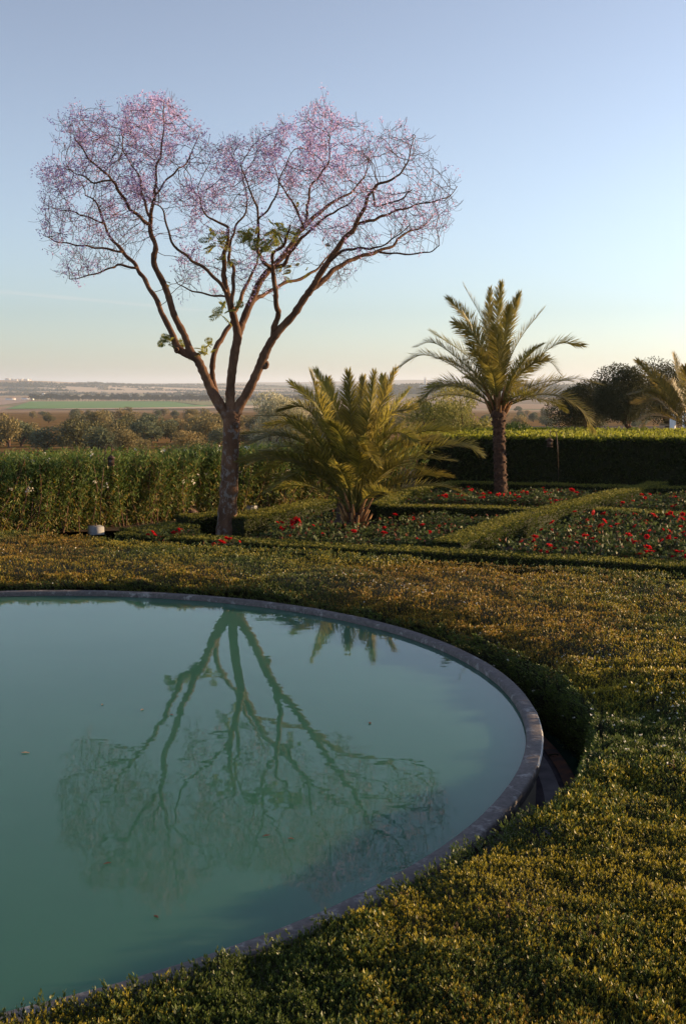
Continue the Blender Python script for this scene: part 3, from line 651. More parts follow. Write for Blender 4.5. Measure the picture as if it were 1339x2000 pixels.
OUTLINE = np.array([(78, 400), (92, 345), (95, 300), (118, 240), (190, 205), (228, 228), (268, 205), (315, 180), (345, 215), (395, 255), (412, 290), (440, 262), (480, 272), (520, 255), (572, 238), (600, 218), (642, 200), (662, 238), (700, 238), (722, 268), (760, 245), (815, 250), (850, 285), (848, 330), (893, 358), (888, 400), (872, 455), (850, 488), (745, 498), (705, 520), (655, 570), (632, 558), (612, 505), (560, 545), (500, 588), (460, 570), (405, 602), (352, 572), (340, 525), (325, 478), (290, 470), (250, 505), (205, 535), (135, 548), (85, 495), (76, 460)], float)
def in_poly(x, y, P):
    r = np.zeros(len(x), bool); j = len(P) - 1
    for i in range(len(P)):
        c = ((P[i, 1] > y) != (P[j, 1] > y)) & (x < (P[j, 0] - P[i, 0]) * (y - P[i, 1]) / (P[j, 1] - P[i, 1] + 1e-9) + P[i, 0]); r ^= c; j = i
    return r
def edge_dist(x, y, P):
    d = np.full(len(x), 1e9)
    for i in range(len(P)):
        a, b = P[i], P[(i + 1) % len(P)]; ab = b - a; t = np.clip(((x - a[0]) * ab[0] + (y - a[1]) * ab[1]) / (ab @ ab), 0, 1)
        d = np.minimum(d, np.hypot(x - a[0] - t * ab[0], y - a[1] - t * ab[1]))
    return d
def flower_density(px, py):
    d = np.zeros(len(px))
    for cx, cy, sx_, sy_, w in [(310, 235, 110, 70, 1.0), (200, 270, 80, 70, 0.8), (265, 360, 70, 50, 0.75), (120, 340, 60, 60, 0.7), (120, 450, 60, 50, 0.55), (210, 430, 50, 30, 0.7), (170, 535, 60, 20, 0.6),
                                (480, 320, 70, 50, 0.95), (620, 280, 80, 60, 1.25), (550, 320, 60, 60, 0.9), (680, 270, 40, 40, 1.0), (380, 480, 50, 50, 0.6), (400, 380, 50, 50, 0.6), (520, 520, 60, 50, 0.55),
                                (640, 430, 70, 50, 0.45), (730, 400, 60, 40, 0.5), (800, 300, 60, 60, 0.22), (830, 420, 50, 50, 0.32), (720, 480, 50, 40, 0.3), (430, 580, 50, 20, 0.3)]:
        d = np.maximum(d, w * np.exp(-((px - cx) / sx_) ** 2 - ((py - cy) / sy_) ** 2))
    return d
def jacaranda():
    r = np.random.RandomState(11)
    root = empty('jacaranda_tree', atY(441, 1056, TY)); base = np.array(root.location)
    tag(root, 'tall bare limbed jacaranda tree with a wide crown of mauve blossom beyond the pool', 'tree')
    NP, NR, NPar = [], [], []
    for key, (spec, d0, d1) in LIMBS.items():
        s = np.array(spec, float); Lpx = np.hypot(*np.diff(s[:, :2], axis=0).T).sum(); n = max(int(Lpx / 6), 8)
        P, R, _ = limb_pts(spec, d0, d1, n)
        wv = 0.012 * np.sin(np.arange(n) * 0.9 + r.rand() * 6)
        P[:, 0] += wv * (R < 0.05); P[:, 2] += 0.012 * np.cos(np.arange(n) * 1.1 + r.rand() * 6) * (R < 0.05)
        R = R * (1 + 0.06 * r.randn(n)) * (1.0)
        mb = MB()
        if key == 'trunk': R[0] *= 1.1; R[1] *= 1.05
        mb.tube(P - base, R, 14 if R.max() > 0.12 else 10 if R.max() > 0.05 else 7)
        # knots and pruning scars on the stout limbs
        add('trunk' if key == 'trunk' else 'limb', mb.mesh(key, True), M['bark'], root)
        if key == 'trunk': continue
        for i in range(n):
            NP.append(P[i]); NR.append(R[i])
    for px, py, dd, rr in [(517, 712, -0.09, 0.06), (398, 728, -0.08, 0.04), (462, 830, -0.17, 0.045), (385, 697, -0.06, 0.045), (345, 684, -0.05, 0.04)]:
        mb = MB(); a = np.linspace(0, 2 * math.pi, 10, endpoint=False); c = atY(px, py, TY + dd) - base
        rings = [(1.35, 0.05), (1.2, -0.01), (0.85, -0.03), (0.55, -0.005), (0.2, 0.005)]
        V = np.concatenate([np.c_[c[0] + rr * k * np.cos(a), np.full(10, c[1] + yy), c[2] + rr * k * 1.15 * np.sin(a)] for k, yy in rings]); j = np.arange(10)
        mb.add(V, np.concatenate([np.c_[i * 10 + j, i * 10 + (j + 1) % 10, (i + 1) * 10 + (j + 1) % 10, (i + 1) * 10 + j] for i in range(4)]))
        add('branch_scar', mb.mesh('branch_scar', True), M['bark'], root)
    P0 = np.array(NP); R0 = np.array(NR)
    src = R0 < 0.045
    nodes = [P0[src]]; 
    # attractors through the crown volume
    n = 24000; x = 70 + 830 * r.rand(n); y = 175 + 440 * r.rand(n); k = in_poly(x, y, OUTLINE); x, y = x[k], y[k]
    ed = edge_dist(x, y, OUTLINE)
    keep = r.rand(len(x)) < np.clip(0.62 + 0.38 * np.exp(-ed / 60.0), 0, 1) * np.where((y > 470) & (np.abs(x - 470) < 170), 0.5, 1) * sst(0.30, 0.52, VN[5](x, y, 1 / 42.0, 2))
    x, y, ed = x[keep][:5000], y[keep][:5000], ed[keep][:5000]
    th = 0.15 + 2.0 * np.sqrt(np.clip(ed, 0, 140) / 140.0); dz = (r.rand(len(x)) * 2 - 1) * th
    Aq = np.array([atY(a, b, TY + d) for a, b, d in zip(x, y, dz)])
    node = P0[src]; par = np.full(len(node), -1); step = 0.08; kill = 0.10; infl = 0.75
    best = np.full(len(Aq), 1e9); bi = np.zeros(len(Aq), int); alive = np.ones(len(Aq), bool)
    def upd(i0):
        N = node[i0:]
        for c in range(0, len(N), 400):
            D = np.linalg.norm(Aq[:, None] - N[None, c:c + 400], axis=2); m = D.argmin(1); dm = D[np.arange(len(Aq)), m]
            b = dm < best; best[b] = dm[b]; bi[b] = i0 + c + m[b]
    upd(0)
    dirn = np.zeros((len(node), 3))
    for it in range(70):
        act = alive & (best < infl)
        if not act.any() or len(node) > 26000: break
        acc = np.zeros((len(node), 3)); d = norm(Aq[act] - node[bi[act]]); np.add.at(acc, bi[act], d)
        cnt = np.bincount(bi[act], minlength=len(node)); g = np.nonzero(cnt)[0]
        dd = norm(acc[g] / cnt[g][:, None] + 0.5 * dirn[g] + np.array([0, 0, 0.16]) + 0.20 * r.randn(len(g), 3))
        new = node[g] + dd * step
        i0 = len(node); node = np.vstack([node, new]); par = np.concatenate([par, g]); dirn = np.vstack([dirn, dd])
        upd(i0); alive &= best > kill
    ns = int(src.sum())
    # fine end shoots fanning up and out from the last forks
    hasc = np.bincount(par[par >= 0], minlength=len(node)) > 0
    for it in range(4):
        tips = np.nonzero(~hasc & (np.arange(len(node)) >= ns))[0]
        if it == 0: tips = np.repeat(tips, 2)
        dd = norm(dirn[tips] + np.array([0, 0, 0.22]) + (0.42 if it == 0 else 0.12) * r.randn(len(tips), 3))
        i0 = len(node); node = np.vstack([node, node[tips] + dd * 0.055]); par = np.concatenate([par, tips]); dirn = np.vstack([dirn, dd])
        hasc = np.ones(len(node), bool); hasc[i0:] = False
    N = len(node)
    # radii by the pipe rule
    rad = np.zeros(N); child = np.zeros(N, int)
    for i in range(N - 1, ns - 1, -1):
        if child[i] == 0: rad[i] = 0.0021 ** 2.35
        if par[i] >= 0: rad[par[i]] += rad[i]; child[par[i]] += 1
    rad = np.minimum(rad ** (1 / 2.35), 0.028)
    kids = [[] for _ in range(N)]
    for i in range(ns, N): kids[par[i]].append(i)
    mb = MB(); done = np.zeros(N, bool)
    for i in range(ns, N):
        if done[i]: continue
        ch = [par[i], i]; done[i] = True; c = i
        while kids[c]:
            nx = max(kids[c], key=lambda q: rad[q])
            if done[nx]: break
            ch.append(nx); done[nx] = True; c = nx
        Pp = node[ch]; rr = rad[ch].copy(); rr[0] = rr[1]
        mb.tube(Pp - base, np.maximum(rr, 0.0024), 4 if rr.max() < 0.012 else 5, cap=False)
    add('twigs', mb.mesh('twigs'), M['twig'], root)['kind'] = 'stuff'
    # blossom along the fine twigs
    ci = np.nonzero((rad < 0.0095) & (np.arange(N) >= ns))[0]; q = node[ci] - CAM
    fw = q[:, 1] * CT - q[:, 2] * ST; pxx = 669.5 + F * q[:, 0] / fw; pyy = 1000 - F * (q[:, 1] * ST + q[:, 2] * CT) / fw
    fd = flower_density(pxx, pyy); tip = child[ci] == 0
    pr = fd * np.where(tip, 1.0, 0.42) * 3.0 * sst(0.48, 0.72, VN[2](pxx, pyy + 300 * node[ci][:, 1], 1 / 15.0, 2))
    sel = r.rand(len(ci)) < pr * 0.60 + 0.015 * tip
    mbf = MB(); cen = node[ci][sel]
    k = 6; cen = np.repeat(cen, k, 0); tone = np.repeat(r.rand(int(sel.sum())), k)
    p = cen + 0.055 * r.randn(len(cen), 3) + np.array([0, 0, 0.015])
    c = G(0.48, 0.43, 0.80) + (G(0.68, 0.50, 0.74) - G(0.48, 0.43, 0.80)) * np.clip(tone + 0.35 * r.randn(len(p)), 0, 1)[:, None]
    for q_ in range(2):
        d = rand_dir(len(p), r); d[:, 2] -= 0.2; d = norm(d); mbf.leaves(p, d, perp(d, r), 0.030 + 0.018 * r.rand(len(p)), 0.020, c, 0.2)
    me = mbf.mesh('blossom'); o = add('blossom', me, M['petal'], root); o['kind'] = 'stuff'
    for v in (me,): v.transform(__import__('mathutils').Matrix.Translation(-Vector(base)))
    # feathery leaf sprays low in the crown
    for px, py, dd, sc, cnt in [(420, 470, -0.9, 0.28, 9), (498, 465, -1.5, 0.30, 13), (540, 452, -1.5, 0.30, 13), (522, 480, -1.6, 0.25, 8), (433, 605, -0.7, 0.30, 8), (337, 668, 0.2, 0.30, 9), (404, 690, 0.1, 0.32, 8), (437, 505, -0.8, 0.18, 4),
                           (556, 537, 0.4, 0.20, 5), (598, 525, 0.9, 0.16, 3), (329, 555, -0.2, 0.14, 2), (590, 408, 0.8, 0.15, 3), (628, 480, -0.3, 0.12, 2)]:
        c0 = atY(px, py, TY + dd); mbl = MB()
        for i in range(cnt):
            a = r.rand() * 6.28; dr_ = norm(np.array([[math.cos(a), 0.7 * math.sin(a), -0.5 + 1.5 * r.rand()]]))[0]; L = sc * 0.85 * (0.8 + 0.5 * r.rand())
            n = 9; t = np.linspace(0.15, 1, n); ax = c0 + 0.06 * r.randn(3) + dr_ * (L * t)[:, None] + np.array([0, 0, -0.35 * L]) * (t ** 2)[:, None]
            tg = norm(np.gradient(ax, axis=0)); sd = norm(np.cross(tg, rand_dir(1, r))); col = G(0.24, 0.27, 0.045) + (G(0.42, 0.38, 0.07) - G(0.24, 0.27, 0.045)) * r.rand()
            mbl.tube(ax - base, 0.003, 3, C=G(0.12, 0.12, 0.04), cap=False)
            pl = L * 0.33 * np.sin(np.clip(t * 0.85 + 0.15, 0, 1) * math.pi) ** 0.7 + 0.01
            for s_ in (-1, 1):
                for m_ in (0, 0.33, 0.66):
                    o_ = ax + tg * (0.5 * m_ * L / n); d = norm(sd * s_ + tg * 0.6 + np.array([0, 0, -0.12]))
                    mbl.leaves(o_ - base, d, perp(d, r), pl, 0.016, col * (0.8 + 0.4 * r.rand()), 0.05)
        add('leaf_spray', mbl.mesh('leaf_spray'), M['spray'], root)['kind'] = 'stuff'
jacaranda()

# ------------------------------------------------------------------ palms
def frond_mesh(P, Lmax, r, col, dry=0.0, twist=None, stem=0.22, droop=0.15):
    """P: (n,3) points base to tip of the midrib"""
    mb = MB(); n = len(P); seg = np.linalg.norm(np.diff(P, axis=0), axis=1).sum()
    c_r = G(0.20, 0.19, 0.05) if dry < 0.5 else G(0.30, 0.22, 0.10)
    rad = np.interp(np.linspace(0, 1, n), [0, 0.12, 0.5, 1], [0.028, 0.016, 0.009, 0.003]); mb.tube(P, rad, 5, C=c_r)
    col = [c_ * (0.7 + 0.55 * r.rand()) * np.array([1, 1.06 - 0.16 * r.rand(), 1]) for c_ in col]
    T = norm(np.gradient(P, axis=0)); hz = P[-1] - P[0]; hz = np.array([hz[0], hz[1], 0.0])
    if np.linalg.norm(hz) < 1e-3: hz = np.array([1.0, 0, 0])
    hz = hz / np.linalg.norm(hz); side0 = np.cross(np.array([0, 0, 1.0]), hz)
    tw = twist if twist is not None else 0.5 * r.randn()
    m = int(seg / 0.022); t = stem + (1 - stem) * (np.arange(m) + 0.5) / m; t = np.clip(t, 0, 0.999)
    idx = t * (n - 1); i = np.minimum(idx.astype(int), n - 2); f = (idx - i)[:, None]
    p = P[i] * (1 - f) + P[i + 1] * f; tg = norm(T[i] * (1 - f) + T[i + 1] * f)
    sd = norm(side0 - tg * (tg @ side0)[:, None]); up = np.cross(tg, sd); up = up * np.sign(up[:, 2:3] + (up[:, :1] * -hz[0] + up[:, 1:2] * -hz[1]) * 0.6 + 1e-6)
    tws = tw * (0.3 + 0.7 * t)[:, None]; sd, up = sd * np.cos(tws) + up * np.sin(tws), up * np.cos(tws) - sd * np.sin(tws)
    u = (t - stem) / (1 - stem); ll = Lmax * np.interp(u, [0, 0.12, 0.35, 0.7, 0.9, 1.0], [0.35, 0.75, 1.0, 0.85, 0.55, 0.38])
    for s_ in (-1, 1):
        fa = np.interp(u, [0, 0.5, 1], [1.05, 0.80, 0.38]) + 0.10 * r.randn(m); vv = 0.42 + 0.22 * r.randn(m)
        d = norm(tg * np.cos(fa)[:, None] + (sd * s_ * np.cos(vv)[:, None] + up * np.sin(vv)[:, None]) * np.sin(fa)[:, None])
        L = ll * (0.85 + 0.3 * r.rand(m)); w = 0.016 + 0.005 * r.rand(m)
        ax = norm(np.cross(d, up)); nn = np.cross(ax, d)
        cc = col[0] + (col[1] - col[0]) * r.rand(m)[:, None]
        a0 = p; a1 = p + d * (L * 0.45)[:, None]; a2 = p + d * L[:, None] + np.array([0, 0, -1.0]) * (L * droop * r.rand(m))[:, None]
        V = np.stack([a0 - ax * (w * 0.3)[:, None], a0 + ax * (w * 0.3)[:, None], a1 + ax * (w * 0.5)[:, None], a1 - ax * (w * 0.5)[:, None], a2], 1).reshape(-1, 3)
        tc_ = np.repeat(cc, 5, 0); tc_[4::5] = tc_[4::5] * 0.6 + G(0.30, 0.22, 0.09) * 0.4
        b = np.arange(m) * 5; mb.add(V, np.c_[b, b + 1, b + 2, b + 3], np.c_[b + 3, b + 2, b + 4], tc_)
    # spines near the foot of the midrib
    return mb
def palm(name, label, loc, crown, fronds, Y, Lmax, cols, nfill, fill_len, trunk_fn, seed, fill_el=(0.1, 1.3), stem=0.22):
    r = np.random.RandomState(seed)
    root = tag(empty(name, loc), label, 'palm'); base = np.array(loc, float)
    trunk_fn(root, base, r)
    for pts, dd in fronds:
        n = len(pts); d = dd * np.linspace(0, 1, n) ** 1.1
        Q = [crown + np.array([0.05 * r.randn(), 0.05 * r.randn(), 0])] + [atY(a, b, Y + e) for (a, b), e in zip(pts, np.linspace(0, dd, n + 1)[1:])]
        P = catmull(Q, 34)
        mb = frond_mesh(P - base, Lmax * (0.9 + 0.2 * r.rand()), r, cols, stem=stem)
        add('frond', mb.mesh('frond'), M['frond'], root)
    for i in range(nfill):
        a = i * 2.399 + 0.4 * r.rand(); e = fill_el[0] + (fill_el[1] - fill_el[0]) * (i + 0.5) / nfill; L = fill_len * (0.8 + 0.3 * r.rand()); t = np.linspace(0, 1, 30)
        ang = e - (0.55 + 0.5 * (1.4 - e)) * t ** 1.6
        hx = np.cumsum(np.cos(ang)) * L / 30; hz = np.cumsum(np.sin(ang)) * L / 30
        P = crown + np.c_[hx * math.cos(a), hx * math.sin(a), hz]
        mb = frond_mesh(P - base, Lmax * (0.85 + 0.2 * r.rand()), r, cols, stem=stem)
        add('frond', mb.mesh('frond'), M['frond'], root)
    return root
def stubs(root, r, c, rad, z0, z1, n, L, tilt, m, name):
    for i in range(n):
        a = i * 2.4 + 0.3 * r.rand(); z = z0 + (z1 - z0) * i / max(n - 1, 1); mb = MB()
        d = np.array([math.cos(a) * tilt, math.sin(a) * tilt, 1.0]); d /= np.linalg.norm(d); l = L * (0.7 + 0.6 * r.rand())
        p = np.array([c[0] + rad * 0.85 * math.cos(a), c[1] + rad * 0.85 * math.sin(a), z])
        mb.tube(np.array([p, p + d * l * 0.5, p + d * l]), [0.035, 0.028, 0.016], 5)
        add(name, mb.mesh(name), m, root)
def short_trunk(root, base, r):
    mb = MB(); n = 8; t = np.linspace(0, 1, n)
    mb.tube(np.c_[0.02 * np.sin(t * 5), 0.0 * t, -0.05 + 0.5 * t], 0.17 + 0.03 * np.sin(t * 9) - 0.05 * t, 12)
    add('trunk', mb.mesh('trunk'), M['palm_bark'], root)
    stubs(root, r, (0, 0), 0.16, 0.05, 0.5, 22, 0.34, 0.55, M['dead_sheath'], 'leaf_base')
YP = 21.0
cr = atZ(692, 1010, -0.1); cr = atY(692, 1000, YP)
near = [([(650, 880), (628, 800), (606, 728)], -0.5), ([(668, 870), (660, 810), (618, 726)], 0.5), ([(688, 870), (684, 800), (680, 728)], 0.3), ([(698, 880), (704, 800), (709, 738)], 0.9), ([(708, 870), (722, 800), (731, 730)], -0.6),
        ([(712, 880), (735, 810), (772, 722)], 0.6), ([(660, 890), (625, 800), (568, 748)], 0.9), ([(650, 880), (600, 800), (545, 802)], -0.2), ([(715, 880), (752, 820), (797, 762)], 0.4), ([(718, 880), (756, 815), (806, 796)], -0.5),
        ([(735, 910), (800, 850), (890, 838)], 0.5), ([(745, 925), (830, 880), (900, 868), (937, 886)], -0.2), ([(740, 920), (810, 895), (885, 900)], -0.9), ([(720, 890), (770, 845), (815, 862)], -1.2), ([(625, 895), (555, 848), (473, 846)], 0.6),
        ([(620, 920), (540, 895), (468, 900)], -0.2), ([(650, 930), (600, 875), (582, 882)], -1.3), ([(680, 900), (665, 850), (644, 824)], -1.2), ([(700, 910), (715, 880), (738, 910)], -1.5), ([(640, 900), (590, 830), (520, 830)], 1.0),
        ([(705, 880), (745, 790), (748, 735)], 1.2), ([(672, 870), (640, 790), (640, 740)], 1.4), ([(690, 900), (700, 870), (712, 885)], -1.4), ([(640, 930), (570, 900), (500, 930)], 0.5), ([(645, 940), (590, 920), (520, 960)], -0.7), ([(735, 930), (790, 910), (850, 930)], 0.8), ([(615, 885), (545, 850), (482, 868)], -0.5), ([(615, 905), (555, 872), (488, 908)], 0.3), ([(635, 880), (575, 818), (500, 812)], -0.6), ([(745, 890), (830, 842), (905, 850)], -0.4), ([(640, 915), (580, 885), (505, 880)], -0.9), ([(745, 900), (825, 862), (912, 872)], 0.6)]
pc_near = [G(0.12, 0.135, 0.03), G(0.42, 0.36, 0.06)]
palm('young_date_palm', 'short bushy young palm springing from the ground among red roses', (cr[0], cr[1], GZ), cr, near, YP, 0.37, pc_near, 22, 2.2, short_trunk, 5, (0.5, 1.38), 0.26)
YT = 27.0
crt = atY(972, 800, YT)
def tall_trunk(root, base, r):
    mb = MB(); n = 46; t = np.linspace(0, 1, n); H = crt[2] - base[2] + 0.05
    wob = np.c_[np.interp(t, [0, 1], [0, crt[0] - base[0]]), np.interp(t, [0, 1], [0, crt[1] - base[1]]), t * H]
    R = np.interp(t, [0, 0.08, 0.75, 0.92, 1], [0.19, 0.15, 0.135, 0.175, 0.16]) * (1 + 0.07 * np.sign(np.sin(t * 70)) + 0.05 * r.randn(n))
    mb.tube(wob, R, 16); add('trunk', mb.mesh('trunk'), M['palm_bark'], root)
    for i in range(90):
        a = i * 2.399; z = 0.1 + (H - 0.2) * i / 90.0; rr = np.interp(z / H, [0, 0.75, 0.92, 1], [0.14, 0.128, 0.168, 0.15]); m = MB()
        p = np.array([rr * math.cos(a) + wob[int(z / H * (n - 1)), 0], rr * math.sin(a) + wob[int(z / H * (n - 1)), 1], z])
        m.box(p, (0.07, 0.09, 0.045), a, taper=0.6); add('leaf_scar', m.mesh('leaf_scar'), M['palm_bark'], root)
    stubs(root, r, (crt[0] - base[0], crt[1] - base[1]), 0.16, H - 0.25, H + 0.12, 24, 0.42, 0.55, M['dead_sheath'], 'leaf_base')
zt = lambda *pp: [(760 + a / 2.3126, 540 + b / 2.3126) for a, b in pp]
tall = [(zt((400, 500), (280, 400), (150, 355), (40, 412)), 0.2), (zt((420, 480), (320, 380), (200, 300), (115, 318)), -0.6), (zt((440, 480), (350, 360), (190, 250)), 0.9), (zt((400, 530), (300, 485), (200, 505), (130, 575)), -0.3),
        (zt((455, 420), (370, 220), (265, 100)), 0.6), (zt((465, 400), (430, 220), (335, 40)), 0.2), (zt((455, 420), (390, 280), (295, 205)), -0.8), (zt((490, 380), (490, 180), (505, 32)), 0.2), (zt((510, 380), (545, 200), (585, 78)), 0.6),
        (zt((520, 430), (590, 280), (692, 150)), -0.2), (zt((545, 500), (640, 395), (760, 305), (872, 312)), 0.3), (zt((550, 480), (640, 400), (720, 385), (770, 440)), -0.8), (zt((570, 560), (700, 500), (830, 462), (960, 490)), 0.2), (zt((570, 570), (660, 535), (780, 545), (870, 610), (920, 690)), -0.3),
        (zt((480, 440), (450, 250), (455, 60)), 1.0), (zt((470, 480), (400, 360), (340, 380)), -1.2), (zt((505, 420), (520, 260), (540, 130)), -0.9), (zt((500, 470), (490, 330), (470, 230)), -1.2)]
bt = atZ(978, 985, GZ)
palm('date_palm', 'taller date palm with rough brown trunk standing before the clipped hedge', (bt[0], bt[1], GZ), crt, tall, YT, 0.43, [G(0.14, 0.145, 0.036), G(0.38, 0.32, 0.065)], 14, 2.05, tall_trunk, 8, (0.35, 1.3), 0.2)
YR = 36.0; crr = atY(1352, 838, YR)
def hidden_trunk(root, base, r):
    mb = MB(); H = crr[2] - base[2]; mb.tube(np.c_[np.zeros(12), np.zeros(12), np.linspace(0, H, 12)], 0.17 + 0.02 * np.sin(np.arange(12) * 2.0), 12)
    add('trunk', mb.mesh('trunk'), M['palm_bark'], root); stubs(root, r, (0, 0), 0.16, H - 0.2, H + 0.1, 12, 0.4, 0.5, M['dead_sheath'], 'leaf_base')
right = [([(1320, 790), (1285, 745), (1243, 704)], -0.4), ([(1315, 800), (1275, 765), (1230, 770)], -0.6), ([(1310, 805), (1280, 780), (1236, 786)], 0.3), ([(1315, 820), (1275, 805), (1245, 848)], -0.3), ([(1335, 780), (1322, 730), (1314, 692)], 0.2), ([(1330, 790), (1310, 750), (1300, 745)], 0.7),
         ([(1365, 770), (1372, 700), (1380, 660)], 0.2), ([(1390, 790), (1430, 740), (1470, 735)], 0.3), ([(1390, 810), (1440, 800), (1480, 840)], -0.3), ([(1345, 790), (1340, 740), (1336, 716)], -0.9)]
palm('date_palm', 'palm cut off by the right edge, its fronds before the dark trees', (crr[0], crr[1], GZ), crr, right, YR, 0.46, [G(0.16, 0.14, 0.04), G(0.36, 0.26, 0.06)], 8, 2.0, hidden_trunk, 21, (0.3, 1.4))

# ------------------------------------------------------------------ rose beds
def rose_meshes():
    out = []
    for s in range(5):
        r = np.random.RandomState(40 + s); mb = MB(); n = 260
        ph = r.rand(n) * 6.28; u = r.rand(n) ** 0.6; h = r.rand(n)
        p = np.c_[0.34 * u * np.cos(ph) * (0.5 + 0.6 * h), 0.34 * u * np.sin(ph) * (0.5 + 0.6 * h), 0.10 + 0.42 * h]
        d = norm(r.randn(n, 3) + np.array([0, 0, 0.3])); c = G(0.035, 0.055, 0.018) + (G(0.095, 0.12, 0.036) - G(0.035, 0.055, 0.018)) * r.rand(n)[:, None]
        rd = r.rand(n) < 0.06; c[rd] = G(0.17, 0.06, 0.03)
        mb.leaves(p, d, perp(d, r), 0.07 + 0.03 * r.rand(n), 0.05, c, 0.08)
        st = MB()
        for k in range(9):
            a = r.rand() * 6.28; e = np.array([0.28 * math.cos(a) * r.rand() , 0.28 * math.sin(a) * r.rand(), 0.40 + 0.16 * r.rand()])
            st.tube(catmull([[0.03 * r.randn(), 0.03 * r.randn(), 0], e * [0.6, 0.6, 0.5], e], 5), [0.008, 0.007, 0.006, 0.005, 0.004], 4)
        out.append((mb.mesh('foliage'), st.mesh('canes')))
    return out
RM_ = rose_meshes()
def bloom_mesh(s):
    r = np.random.RandomState(s); mb = MB()
    for layer, (n, op, L) in enumerate([(6, 1.25, 0.050), (5, 0.85, 0.045), (4, 0.4, 0.036)]):
        a = np.arange(n) * 6.283 / n + layer * 0.5; rad = np.c_[np.cos(a), np.sin(a), 0 * a]
        d = norm(rad * math.sin(op) + np.array([0, 0, math.cos(op)])); side = np.c_[-np.sin(a), np.cos(a), 0 * a]
        mb.leaves(np.zeros((n, 3)), d, side, L, L * 1.05, G(0.50, 0.016, 0.02) * (0.85 + 0.3 * r.rand()), 0.14)
    return mb.mesh('bloom')
BL = [bloom_mesh(i) for i in range(3)]
rr_ = np.random.RandomState(77)
def rose(x, y, label, cat='rose bush', nb=5, h=1.0, wide=0.30):
    v = rr_.randint(5); root = tag(empty('rose_bush', (x, y, GZ), rr_.rand() * 6.28), label, cat, 'red rose bushes in the beds'); root.scale = (1, 1, h * 0.76)
    add('foliage', RM_[v][0], M['leaf'], root); add('canes', RM_[v][1], M['twig'], root)
    ca, cq = rr_.rand() * 6.28, wide * rr_.rand() ** 0.5
    for k in range(nb):
        a = ca + 0.3 * rr_.randn() if k % 5 else rr_.rand() * 6.28; q = np.clip(cq + 0.05 * rr_.randn(), 0, wide)
        b = add('bloom', BL[rr_.randint(3)], M['petal'], root, (q * math.cos(a), q * math.sin(a), 0.42 + 0.16 * rr_.rand())); b.rotation_euler = (0.7 * rr_.randn(), 0.7 * rr_.randn(), rr_.rand() * 6); s = 0.8 + 0.8 * rr_.rand(); b.scale = (s, s, s / h)
def bed(quad, nx, ny, label, nb=(1, 6), h=(0.85, 1.15), skip=None):
    A, B, C_, D = [atZ(a, b, GZ + 0.35)[:2] for a, b in quad]
    for i in range(nx):
        for j in range(ny):
            u = (i + 0.5 + 0.35 * (rr_.rand() - 0.5)) / nx; v = (j + 0.5 + 0.35 * (rr_.rand() - 0.5)) / ny
            p = (A * (1 - u) + B * u) * (1 - v) + (D * (1 - u) + C_ * u) * v
            if skip is not None and np.hypot(p[0] - skip[0], p[1] - skip[1]) < 0.7: continue
            rose(p[0], p[1], label, nb=rr_.randint(nb[0], nb[1]), h=h[0] + (h[1] - h[0]) * rr_.rand())
bed([(470, 1050), (820, 1066), (760, 1002), (640, 998)], 6, 4, 'red rose bush in the bed around the young palm', (0, 2), skip=cr[:2] - np.array([0, 0.25]))
bed([(780, 1062), (850, 1060), (1040, 1003), (800, 1000)], 5, 5, 'rose bush with few blooms in the shaded bed left of the diagonal hedge', (0, 2), (0.8, 1.0))
bed([(960, 1078), (1400, 1098), (1400, 1012), (1150, 1008)], 8, 6, 'red rose bush in the front bed right of the diagonal hedge', (0, 5), (0.95, 1.25))
bed([(800, 975), (1080, 980), (1160, 955), (900, 950)], 10, 4, 'red rose bush in the far bed round the tall palm', (0, 4), (0.85, 1.0), skip=bt[:2])
bed([(1190, 985), (1400, 990), (1400, 962), (1300, 960)], 5, 3, 'red rose bush in the far right bed behind the diagonal hedge', (0, 4), (0.85, 1.0))
for px, py, nb in [(315, 1050, 4), (350, 1046, 3)]:
    p = atZ(px, py, GZ + 0.35); rose(p[0], p[1] + 0.2, 'small red rose bush before the short hedge left of the jacaranda', nb=nb)
for px, py, nb in [(425, 1050, 3), (462, 1048, 4)]:
    p = atZ(px, py, GZ + 0.4); rose(p[0], p[1] - 0.3, 'small red rose bush at the foot of the jacaranda trunk', nb=nb, h=0.9)
p = atZ(565, 1022, 0.1); rose(p[0], p[1], 'tall rose bush with a dense cluster of red blooms, left of young palm', nb=18, h=1.25, wide=0.22)

# ------------------------------------------------------------------ lanterns and concrete blocks
def lantern(label, top, s, pole=None):
    """top: point of the roof ring; s: roof width"""
    root = tag(empty('garden_lantern', top), label, 'lantern')
    mb = MB(); mb.box((0, 0, -0.40 * s), (s, s, 0.06 * s)); mb.box((0, 0, -0.20 * s), (s * 0.96, s * 0.96, 0.36 * s), taper=0.18); mb.box((0, 0, 0.03 * s), (0.12 * s, 0.12 * s, 0.12 * s)); add('roof', mb.mesh('roof'), M['metal'], root)
    for sx_ in (-1, 1):
        for sy_ in (-1, 1):
            m = MB(); m.box((sx_ * 0.33 * s, sy_ * 0.33 * s, -0.90 * s), (0.09 * s, 0.09 * s, 0.96 * s)); add('corner_bar', m.mesh('corner_bar'), M['metal'], root)
    m = MB(); m.box((0, 0, -1.42 * s), (0.82 * s, 0.82 * s, 0.10 * s)); add('base_plate', m.mesh('base_plate'), M['metal'], root)
    m = MB(); m.box((0, 0, -0.9 * s), (0.58 * s, 0.58 * s, 0.92 * s)); add('glass_body', m.mesh('glass_body'), M['lantern_glass'], root)
    if pole is not None:
        m = MB(); m.tube(catmull(np.array(pole) - np.array(top), 40), 0.008, 6); add('hook_pole', m.mesh('hook_pole'), M['metal'], root)
